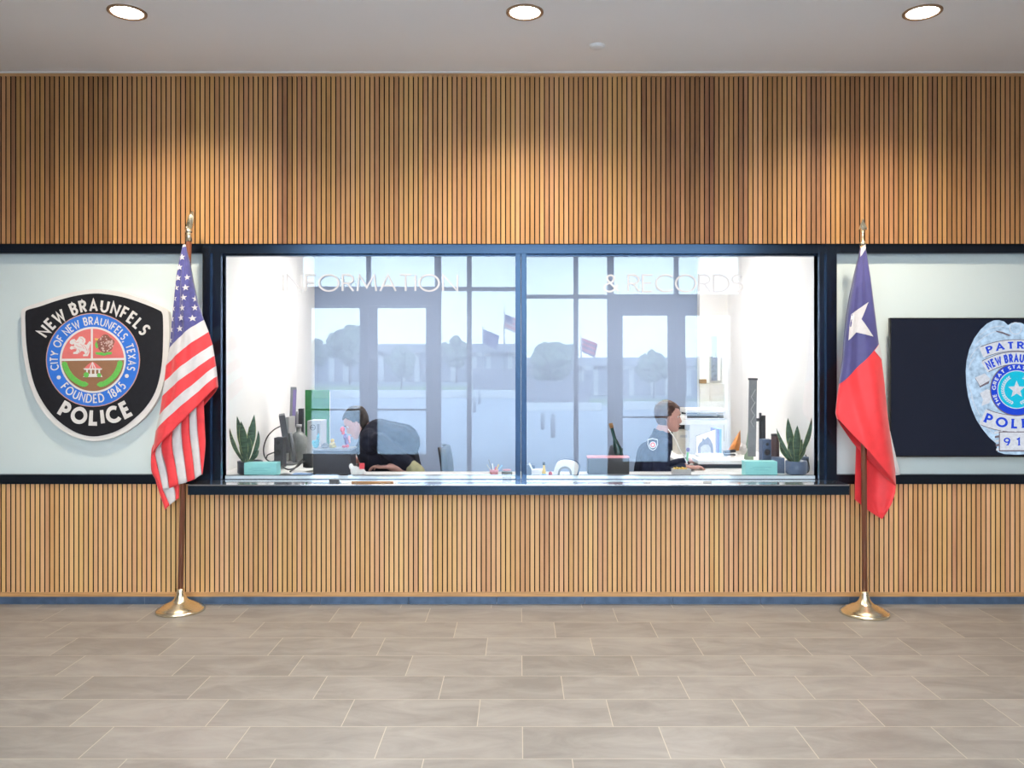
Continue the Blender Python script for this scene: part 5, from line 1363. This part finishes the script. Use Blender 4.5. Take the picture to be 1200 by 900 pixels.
def build_centre():
    # bowl of pens, jar
    d = 6.04; t = thing('pen_bowl', 'small pink bowl of pens left of the centre mullion', 'pen bowl', (X(579, d), d, ZT)); k = d/F
    c = (X(579, d), d, ZT)
    MB().lathe([(.022, 0), (.026, .004), (.034, .045), (.033, .046), (.024, .010), (.0001, .008)], c, n=28).build('bowl', M['pink'], t)
    for i, (a, b_, m) in enumerate(((573, 539, 'grey'), (571, 545, 'silver'), (584, 545, 'yellow'), (577, 544, 'paper'), (588, 546, 'sky_blue'), (581, 548, 'red_pl'))):
        p = P(a, b_, d); pb = MB().tube([(c[0]+(p.x-c[0])*.15, d+.004*i-.01, ZT+.012), (p.x, d+.006*i-.015, p.z)], .0034, n=8); pb.ell((p.x, d+.006*i-.015, p.z), (.0042, .0042, .006), n=8)
        tag(pb.build('pen', M[m]), ['grey pen leaning left, tallest in the pink bowl', 'silver pen leaning farthest left in the pink bowl', 'yellow pen leaning right in the pink bowl', 'white pen near the middle of the pink bowl', 'pale blue pen leaning farthest right in the pink bowl', 'short red pen in the pink bowl'][i], 'pen', 'pens in the pink bowl')
    d = 6.06; t = thing('trinket_jar', 'low clear grey jar of trinkets right of the pen bowl', 'jar', (X(594, d), d, ZT))
    MB().lathe([(.034, 0), (.040, .006), (.040, .026), (.034, .034), (.0001, .036)], (X(594, d), d, ZT), n=24).build('body', M['jug'], t)
    MB().lathe([(.030, .036), (.030, .044), (.0001, .046)], (X(594, d), d, ZT), n=24).build('lid', M['pink'], t)
    # right of the mullion
    d = 6.06; t = thing('card_holder', 'dark blue card holder with white card right of the mullion', 'card holder', (X(622, d), d, ZT))
    MB().box(X(616, d), X(627, d), d, d+.05, ZT, ZT+.075, bev=.004).build('holder', M['pot_blue'], t)
    MB().obox((X(623, d), d-.006, ZT+.055), (1, 0, .5), (0, 1, .2), (-.5, 0, 1), .012, .003, .08).build('card', M['paper'], t)
    one(MB().box(X(623, 6.0), X(637, 6.0), 6.0, 6.09, ZT, ZT+.048, bev=.002), 'note_block', M['paper'], 'cream note block between card holder and yellow marker', 'note block')
    d = 5.99; t = thing('marker_pen', 'yellow marker with dark cap standing left of the red button', 'marker', (X(637.5, d), d, ZT))
    MB().lathe([(.013, 0), (.014, .004), (.014, .035), (.009, .06), (.007, .085)], (X(637.5, d), d, ZT), n=16).build('barrel', M['yellow'], t)
    MB().lathe([(.012, .085), (.012, .105), (.0001, .107)], (X(637.5, d), d, ZT), n=16).build('cap', M['plastic_dark'], t)
    MB().lathe([(.0145, .008), (.0145, .022)], (X(637.5, d), d, ZT), n=16).build('band', M['sky_blue'], t)
    d = 6.0; one(MB().lathe([(.010, 0), (.014, .006), (.014, .024), (.009, .034), (.0001, .036)], (X(645, d), d, ZT), n=20), 'push_button', M['red_pl'], 'small red push button beside the white arched stand', 'button')
    # white arched stand
    d = 6.05; t = thing('arched_stand', 'white rounded desk stand with an arch-shaped opening', 'stand', (X(663, d), d, ZT))
    z0 = Z(558, d)
    out = [(648.5, 557.3), (650, 550), (653, 542), (659, 538.8), (668, 539), (675, 541.5), (678, 546), (677, 553), (675.5, 557.3)]
    oc = catmull(out, 4); ic = [(653, 557.3)] + [(662 + 8*math.cos(a), 554-7.5*math.sin(a)) for a in [PI - PI*k/16 for k in range(17)]] + [(670.5, 557.3)]
    ic2 = [poly_at(ic, k/40) for k in range(41)]; oc2 = [poly_at(oc, k/40) for k in range(41)]
    b = MB()
    for k in range(40): pxpoly(b, [oc2[k], oc2[k+1], ic2[k+1], ic2[k]], d, .035)
    b.build('body', M['paper'], t)
    b = MB()
    jc = [(655.5, 557.3)] + [(662 + 5.6*math.cos(a), 554-5*math.sin(a)) for a in [PI - PI*k/16 for k in range(17)]] + [(668.3, 557.3)]
    jc2 = [poly_at(jc, k/40) for k in range(41)]
    for k in range(40): pxpoly(b, [ic2[k], ic2[k+1], jc2[k+1], jc2[k]], d-.003, .04)
    b.build('arch_rim', M['grey'], t)
    b = MB()
    ex = [(a + (a-663)*.07 + .9, c + (c-552)*.09) for a, c in oc2]
    for k in range(40): pxpoly(b, [ex[k], ex[k+1], oc2[k+1], oc2[k]], d+.006, .035)
    b.build('back_shell', M['pot_blue'], t)
    # dark box right, stick
    d = 6.12; t = thing('desk_box', 'black desk box with a pale pink rim left of the officer', 'box', (X(712, d), d, ZT))
    MB().box(X(689, d), X(737.5, d), d, d+.10, ZT, Z(536.5, d), bev=.004).build('body', M['plastic_black'], t)
    MB().box(X(688.5, d), X(738, d), d-.004, d+.104, Z(537, d), Z(535.3, d), bev=.002).build('rim', M['pink'], t)
    d = 6.26; t = thing('green_bottle', 'slender dark green bottle tilted left behind the black desk box', 'bottle', (X(724, d), d, ZT))
    a, c = P(730, 556, d), P(715.5, 502, d); ax = (c-a); L = ax.length; R = ax.to_track_quat('Z', 'Y').to_matrix()
    a.z = ZT + .02
    MB().lathe([(.030, 0), (.032, .006), (.032, L*.45), (.018, L*.62), (.013, L*.66), (.013, L*.92)], a, n=24, mtx=R).build('glass_body', M['bottle_green'], t)
    MB().lathe([(.015, L*.90), (.015, L), (.0001, L*1.005)], a, n=20, mtx=R).build('cap', M['tan'], t)

def build_right_desk():
    # overhead shelf, paper trays, cabinets
    d = 7.45; t = thing('desk_shelf', 'white raised shelf unit at the back of the right desk', 'shelf', (X(830, d), d+.2, ZT))
    MB().box(X(797, d), X(852, d), d, d+.34, Z(498, d), Z(492.5, d), bev=.003).build('shelf_board', M['paper'], t)
    MB().box(X(811, d), X(851, d), d+.10, d+.33, ZT, Z(498, d), bev=.003).build('side_cabinet', M['white_paint'], t)
    MB().box(X(796, d), X(811, d), d+.12, d+.33, ZT, Z(506, d), bev=.003).build('drawer_unit', M['cream'], t)
    MB().box(X(800, d), X(808, d), d+.112, d+.12, Z(514, d), Z(511, d), bev=.001).build('handle', M['silver'], t)
    for k, (ya, yb, lab) in enumerate(((486.5, 491.5, 'lower white letter tray on the raised shelf'), (479.5, 485, 'upper white letter tray on the raised shelf'))):
        z0 = Z(492.5, d) + .002 + k*.062; x0, x1 = X(804, d), X(850, d)
        tr = thing('letter_tray', lab, 'letter tray', ((x0+x1)/2, d+.15, z0), 'letter trays on the raised shelf')
        b = MB(); b.box(x0, x1, d+.01, d+.29, z0, z0+.006); b.box(x0, x1, d+.01, d+.016, z0, z0+.016); b.box(x0, x1, d+.284, d+.29, z0, z0+.040); b.box(x0, x0+.006, d+.01, d+.29, z0, z0+.040); b.box(x1-.006, x1, d+.01, d+.29, z0, z0+.040)
        if k: [b.box(xx_-.005, xx_+.005, yy-.005, yy+.005, z0-.06, z0+.02) for xx_ in (x0+.008, x1-.008) for yy in (d+.02, d+.28)]
        b.build('tray', M['paper'], tr)
        MB().box(x0+.02, x1-.06, d+.03, d+.27, z0+.006, z0+.022).build('papers', M['grey'] if k == 0 else M['silver'], tr)
    # dark coat or bag behind the officer's face
    d = 8.68
    t = thing('tall_cabinet', 'dark narrow cabinet behind the officer against the back wall', 'cabinet', (X(797, d), d+.15, 0))
    MB().box(X(786, d), X(806, d), d, d+.30, .04, Z(478, d), bev=.006).build('carcass', M['plastic_dark'], t)
    MB().box(X(787, d), X(805, d), d-.012, d, .06, Z(479.5, d), bev=.003).build('door', M['plastic_black'], t)
    MB().box(X(802, d), X(803, d), d-.022, d-.012, .9, 1.05).build('handle', M['silver'], t)
    # cream partition and framed notice on the pier
    d = OB-.15; one(MB().box(X(820, d), X(849, d), d, d+.03, ZT, Z(449.5, d), bev=.004), 'pin_board', M['cream'], 'cream fabric pin board above the letter trays', 'pin board')
    d = OB-.145; t = thing('framed_notice', 'tall narrow framed dark notice on the white office wall', 'picture', (X(838, d), d, Z(447, d)))
    pbox(MB(), 832, 845.5, 392, 447.5, d, .02).build('frame', M['silver'], t)
    b = MB(); pbox(b, 833.5, 840.5, 394, 446, d-.002, .004, bev=0); b.build('notice', M['photo_grey'], t)
    pbox(MB(), 841, 844.5, 394, 446, d-.002, .004, bev=0).build('margin', M['paper'], t)
    d = OB-.155; one(pbox(MB(), 820, 828, 444.5, 449.5, d, .04), 'small_box', M['tan'], 'tiny brown box on top of the cream pin board', 'box')
    # tilted picture stand
    t = thing('picture_stand', 'thin black wire picture stand with grey photo on the desk', 'picture', (X(828, 7.3), 7.3, ZT))
    A0, A1, B0, B1 = P(816, 538, 7.40), P(816, 511, 7.40), P(839, 534, 7.2), P(839, 503, 7.2)
    A0.z = B0.z = ZT+.004
    b = MB(); b.tube([A0, A1, B1, B0, A0], .0045, n=8); b.build('wire_frame', M['plastic_black'], t)
    n = (B0-A0).cross(A1-A0).normalized(); off = n*.004
    def pt(u, v): return A0.lerp(B0, u).lerp(A1.lerp(B1, u), v)
    b = MB(); vs = [pt(0, 0)+off, pt(1, 0)+off, pt(1, 1)+off, pt(0, 1)+off]; b.add(vs + [v-off*2 for v in vs], [(0, 1, 2, 3), (7, 6, 5, 4), (0, 4, 5, 1), (1, 5, 6, 2), (2, 6, 7, 3), (3, 7, 4, 0)])
    b.build('backing_card', M['paper'], t)
    def shape(pts, m, nm, l):
        for sgn in (1, -1):
            pass
        bb = MB(); f = [pt(*p) + (off*l if n.y < 0 else -off*l) for p in pts]; q2 = [p - (off*.5 if n.y < 0 else -off*.5) for p in f]; k = len(f)
        bb.add(f + q2, [tuple(range(k)), tuple(range(2*k-1, k-1, -1))] + [(i, (i+1) % k, k+(i+1) % k, k+i) for i in range(k)]); bb.build(nm, M[m], t)
    shape([(.12, .02), (.10, .42), (.2, .60), (.33, .68), (.36, .80), (.45, .72), (.62, .80), (.74, .68), (.86, .48), (.92, .02)], 'photo_grey', 'photo_print', 1.6)
    shape([(.28, .05), (.26, .40), (.42, .52), (.64, .50), (.76, .36), (.78, .05)], 'photo_lt', 'photo_pale_shape', 2.2)  # paler shape inside the grey print
    for a, c, m, lab in ((840, 842.6, 'indigo', 'indigo binder standing right of the wire picture stand'), (843, 845.6, 'sky_blue', 'pale blue binder standing beside the indigo one')):
        d = 7.15; t = thing('ring_binder', lab, 'binder', (X(a, d), d, ZT)); MB().box(X(a, d), X(c, d), d, d+.24, ZT, Z(503, d), bev=.002).build('cover', M[m], t); MB().box(X(a, d)+.003, X(c, d)-.003, d+.02, d+.243, ZT+.004, Z(504, d)).build('pages', M['paper'], t)
    # heaped papers and keyboard tray
    rr = random.Random(11)
    for k in range(5):
        x = X(842, 6.9)+rr.uniform(-.05, .06); y = 6.95+rr.uniform(-.05, .05); z = ZT+.012*k; h = [.012]*5
        b = MB(); R = Matrix.Rotation(rr.uniform(-.3, .3), 3, 'Z'); w = .30-.02*k
        b.obox((x, y, z+.006), R @ Vector((1, 0, 0)), R @ Vector((0, 1, 0)), (0, 0, 1), w, .26-.02*k, .0115)
        one(b, 'paper_stack', M['paper'], ['bottom sheaf of the white paper pile on the right desk', 'second sheaf up in the white paper pile on the right desk', 'middle sheaf of the white paper pile on the right desk', 'fourth sheaf up in the white paper pile on the right desk', 'topmost sheaf of the white paper pile on the right desk'][k], 'paper', 'paper pile on the right desk')
    d = 6.50; t = thing('keyboard_tray', 'dark blue desk tray with white top under the paper pile', 'tray', (X(844, d), d, ZT))
    MB().box(X(819, d), X(875, d), d, d+.22, ZT, ZT+.030, bev=.006).build('base', M['pot_dark'], t)
    MB().box(X(818, d), X(876, d), d-.004, d+.24, ZT+.031, ZT+.062, bev=.003).build('top', M['paper'], t)
    # orange folded paper on black stapler, white crumple, sage folder
    d = 6.86; zb = ZT+.0605
    t = thing('stapler', 'black stapler on the paper pile under the orange paper', 'stapler', (X(857, d), d, zb))
    b = MB(); b.box(X(849, d), X(862, d), d, d+.05, zb, zb+.012, bev=.004); b.build('base', M['plastic_black'], t)
    MB().obox((X(855.5, d), d+.025, zb+.032), (1, 0, .12), (0, 1, 0), (-.12, 0, 1), .10, .035, .022).build('arm', M['plastic_dark'], t)
    b = MB(); d = 6.97; V = [P(853.5, 527, d), P(861, 514, d+.03), P(867.5, 504, d+.02), P(868, 519, d), P(866, 528, d-.02), P(860, 528, d-.05)]
    zz_ = ZT+.0605; V = [Vector((v.x, v.y, max(v.z, zz_))) for v in V]; apex = P(864, 515, d-.09)
    b.add(V + [apex], [(0, 1, 6), (1, 2, 6), (2, 3, 6), (3, 4, 6), (4, 5, 6), (5, 0, 6), (5, 4, 3, 2, 1, 0)]); one(b, 'folded_paper', M['orange'], 'orange folded paper standing on the right desk', 'paper')
    b = MB(); bm = bmesh.new(); bmesh.ops.create_icosphere(bm, subdivisions=3, radius=1)
    for v in bm.verts: f = 1+.25*math.sin(v.co.x*7+v.co.y*5)*math.cos(v.co.z*6+v.co.y*4); v.co = Vector((v.co.x*.05*f, v.co.y*.05*f, v.co.z*.045*f)) + Vector((X(868, 7.03), 7.03, ZT+.10))
    one(b.bm(bm), 'crumpled_paper', M['paper'], 'crumpled white paper ball between the orange paper and monitor', 'paper')
    d = 7.1; b = MB(); pxpoly(b, [(872, 522), (878.5, 494), (883, 494), (883, 522)], d, .012); b.add([], []); 
    for v in b.v: v.z = v.z if v.z > 1.0 else ZT
    one(b, 'folder', M['sage'], 'sage green folder standing behind the right monitor', 'folder')
    # monitor on arm, edge-on
    d = 6.62; t = thing('monitor', 'tall grey monitor seen edge-on with bracket at right', 'monitor', (X(886, d), d+.2, ZT))
    a, c = P(882.5, 443.5, d), P(881, 535, d)
    up = (a-c); L = up.length; up.normalize(); nn = Vector((.962, -.262, 0)); nn = (nn - up*nn.dot(up)).normalized(); yv = up.cross(nn)
    yv = -yv if yv.y < 0 else yv
    cc = (a+c)/2
    MB().obox(cc + yv*.17, nn, yv, up, .062, .34, L).build('housing', M['grey'], t)
    MB().obox(cc + yv*.17 - nn*.029, nn, yv, up, .004, .33, L*.96).build('screen', M['plastic_black'], t)
    MB().obox(cc + yv*.168 + up*(L/2-.006), nn, yv, up, .075, .345, .014).build('top_bezel', M['plastic_dark'], t)
    b = MB()
    for k in range(3): p = cc + up*(L*.36-.10*k); b.tube([p + nn*.02 + yv*-.003, p + nn*-.012 + yv*-.004 - up*.06, p + nn*.01 + yv*-.004 - up*.1], .003)
    b.build('edge_cable', M['silver'], t)
    b = MB(); x = X(896, d); b.box(x-.014, x+.014, d+.02, d+.05, ZT, Z(487, d), bev=.003); b.box(x-.032, x-.018, d+.02, d+.05, ZT, Z(484, d), bev=.003); b.box(cc.x+.02, x, d+.02, d+.05, Z(494, d), Z(490.5, d)); b.build('bracket', M['plastic_dark'], t)
    MB().box(X(872, d), X(899, d), d-.03, d+.26, ZT, ZT+.016, bev=.004).build('foot', M['silver'], t)
    # speaker, cup, boxes
    d = 6.45; t = thing('loudspeaker', 'blue-grey loudspeaker right of the edge-on monitor', 'loudspeaker', (X(899, d), d, ZT))
    MB().box(X(893.5, d), X(904.5, d), d, d+.09, ZT, Z(515, d), bev=.004).build('cabinet', M['pot_blue'], t)
    b = MB(); b.lathe([(.024, 0), (.024, .004), (.018, .001), (.0001, -.003)], (X(899, d), d-.001, Z(530, d)), n=24, axis='y'); b.build('woofer', M['plastic_dark'], t); b = MB(); b.lathe([(.012, 0), (.012, .003), (.0001, .001)], (X(899, d), d-.001, Z(520.5, d)), n=20, axis='y'); b.build('tweeter', M['plastic_dark'], t)
    d = 6.32; t = thing('travel_cup', 'dark maroon travel cup with steel foot on the right desk', 'cup', (X(908.5, d), d, ZT))
    c0 = (X(908.5, d), d, ZT)
    MB().lathe([(.022, 0), (.024, .05), (.026, .085)], c0, n=24).build('foot', M['steel'], t)
    MB().lathe([(.028, .085), (.030, .10), (.031, Z(511, d)-ZT), (.028, Z(510, d)-ZT)], c0, n=28).build('body', M['maroon'], t)
    MB().lathe([(.032, Z(511, d)-ZT), (.032, Z(508.5, d)-ZT), (.0001, Z(508, d)-ZT)], c0, n=28).build('lid', M['plastic_dark'], t)
    one(MB().box(X(908, 6.2), X(918.5, 6.2), 6.18, 6.28, ZT, Z(536.5, 6.18), bev=.003), 'desk_organiser', M['pot_blue'], 'dark blue box behind the right teal card box', 'box')
    teal_box(873.5, 911, 541, 6.02, 'teal card box left of the right snake plant')
    snake_plant('snake plant in grey-blue pot at the right end of the windows', (931.5, 541), [(923, 490, 9, -.01), (931.7, 498, 9, 0), (952, 489, 6, .05), (911, 502, 4.5, -.04), (915, 517, 5.5, -.04), (946, 521, 6, .02), (938, 514, 7, .01), (926, 512, 8, -.01), (934, 508, 8, 0)],
                933, .078, .098, M['pot_blue'], 6.14)
    d = 6.3; b = MB(); pts = [P(944, 533, d), P(948, 545, d-.05), P(947, 553, d-.12), P(940, 556, d-.15)]
    for p in pts: p.z = max(p.z, ZT+.008)
    one(MB().tube([Vector(q) for q in catmull([tuple(p) for p in pts], 5)], .005), 'cable', M['plastic_black'], 'black cable behind the right snake plant', 'cable')
    one(MB().box(X(938, 6.3), X(947, 6.3), 6.28, 6.36, ZT, Z(535, 6.3), bev=.006), 'storage_caddy', M['pot_blue'], 'slate blue caddy tucked behind the right snake plant pot', 'box')
    # small things by the officer
    d = 6.05; t = thing('card_tray', 'small pale card box with yellow slips in front of the officer', 'box', (X(799, d), d, ZT))
    MB().box(X(789, d), X(810, d), d, d+.08, ZT, ZT+.045, bev=.002).build('tray', M['silver'], t)
    b = MB(); [b.box(X(791+3.2*k, d), X(792.6+3.2*k, d), d+.01, d+.07, ZT+.04, ZT+.052+.004*(k % 2)) for k in range(5)]; b.build('slips', M['yellow'], t)
    d = 6.6; t = thing('pen', 'purple and green topped pen standing beside the officer', 'pen', (X(804.5, d), d, ZT))
    MB().tube([(X(803.5, d), d, ZT), P(805, 540, d)], .005).build('barrel', M['paper'], t)
    b = MB(); b.tube([P(805, 540, d), P(806, 530, d)], .009); b.build('grip', M['seal_green'], t); b = MB(); b.ell(P(806.3, 527, d), (.016, .016, .018)); b.build('top', M['violet'], t)

def build_ledge_items():
    zl = .846; d = 5.47
    t = thing('counter_pen', 'brown pen with white ends lying on the black ledge', 'pen', (X(433, d), d, zl))
    MB().tube([(X(412, d), d, zl+.006), (X(461, d), d, zl+.006)], .0055, n=12).build('barrel', M['tan'], t)
    MB().tube([(X(400, d), d, zl+.006), (X(412, d), d, zl+.006)], .005, n=12, r2=.0058).build('cap', M['paper'], t); MB().tube([(X(461, d), d, zl+.006), (X(466, d), d, zl+.006)], .0055, n=12, r2=.002).build('tip', M['paper'], t)
    d = 5.50; t = thing('paper_clip', 'small black block clip on the ledge left of the brown pen', 'clip', (X(391, d), d, zl))
    MB().box(X(385.5, d), X(397, d), d, d+.03, zl, zl+.020, bev=.003).build('block', M['plastic_black'], t); MB().box(X(387, d), X(399, d), d+.004, d+.026, zl+.020, zl+.024).build('lever', M['steel'], t)
    d = 5.47; t = thing('counter_pen', 'white pen with silver clip on the ledge below the officer', 'pen', (X(790, d), d, zl))
    MB().tube([(X(762, d), d, zl+.006), (X(824, d), d, zl+.006)], .0055, n=12).build('barrel', M['paper'], t)
    MB().tube([(X(754, d), d, zl+.004), (X(762, d), d, zl+.006)], .002, n=12, r2=.0055).build('tip', M['silver'], t)
    b = MB(); b.tube([(X(824, d), d, zl+.007), (X(834, d), d, zl+.007)], .0065, n=12); b.box(X(826, d), X(839, d), d-.004, d+.004, zl+.013, zl+.016); b.build('cap', M['silver'], t)
    d = 5.645; b = MB().box(X(588.5, d), X(599.5, d), d-.012, d, Z(560.6, d), Z(558.8, d), bev=.001); o = b.build('window_latch', M['steel']); tag(o, 'small dark latch at the foot of the left window pane', 'latch')

# ================================================================== LIGHT AND CAMERA
def build_world():
    w = bpy.data.worlds.new('overcast_sky'); bpy.context.scene.world = w; w.use_nodes = True
    nt = w.node_tree; nt.nodes.clear()
    out = nt.nodes.new('ShaderNodeOutputWorld'); bg = nt.nodes.new('ShaderNodeBackground')
    tc = nt.nodes.new('ShaderNodeTexCoord'); sp = nt.nodes.new('ShaderNodeSeparateXYZ'); nt.links.new(tc.outputs['Generated'], sp.inputs[0])
    cr = nt.nodes.new('ShaderNodeValToRGB'); nt.links.new(sp.outputs[2], cr.inputs[0])
    e = cr.color_ramp.elements; e[0].position = 0.0; e[0].color = (.93, .97, 1.0, 1); e[1].position = .6; e[1].color = (.72, .86, 1.0, 1)
    nt.links.new(cr.outputs[0], bg.inputs[0]); bg.inputs[1].default_value = SKY
    nt.links.new(bg.outputs[0], out.inputs[0])
SKY = 4.0
def build_camera():
    cd = bpy.data.cameras.new('camera'); co = bpy.data.objects.new('camera', cd); C.objects.link(co)
    co.location = (0, 0, EYE); co.rotation_euler = (PI/2, 0, 0)
    cd.sensor_fit = 'HORIZONTAL'; cd.sensor_width = 36; cd.lens = F/1200*36
    cd.shift_x = -(VX-600)/1200; cd.shift_y = -(450-VY)/1200
    cd.clip_start = .01; cd.clip_end = 1000
    bpy.context.scene.camera = co

def main():
    setup_mats()
    build_lobby(); build_frames(); build_panels(); build_entrance(); build_outside()
    build_ceiling_items(); build_patch(); build_tv(); build_us_flag(); build_tx_flag()
    build_office_shell(); build_left_desk(); build_centre(); build_right_desk(); build_people(); build_ledge_items()
    build_world(); build_camera()
    # recalculated outward normals on closed pieces
    for o in bpy.data.objects:
        if o.type == 'MESH' and o.name.split('.')[0] not in ('flag_cloth', 'flag', 'floor'):
            bm = bmesh.new(); bm.from_mesh(o.data); bmesh.ops.recalc_face_normals(bm, faces=bm.faces[:]); bm.to_mesh(o.data); bm.free()
    sc = bpy.context.scene
    sc.view_settings.view_transform = 'Standard'; sc.view_settings.look = 'None'
    sc.view_settings.gamma = 1; sc.view_settings.exposure = EXPO; sc.view_settings.use_curve_mapping = False
    sc.cycles.use_denoising = True; sc.cycles.max_bounces = 10; sc.cycles.diffuse_bounces = 6; sc.cycles.transparent_max_bounces = 16
    sc.cycles.sample_clamp_indirect = 8
EXPO = 1.45
main()
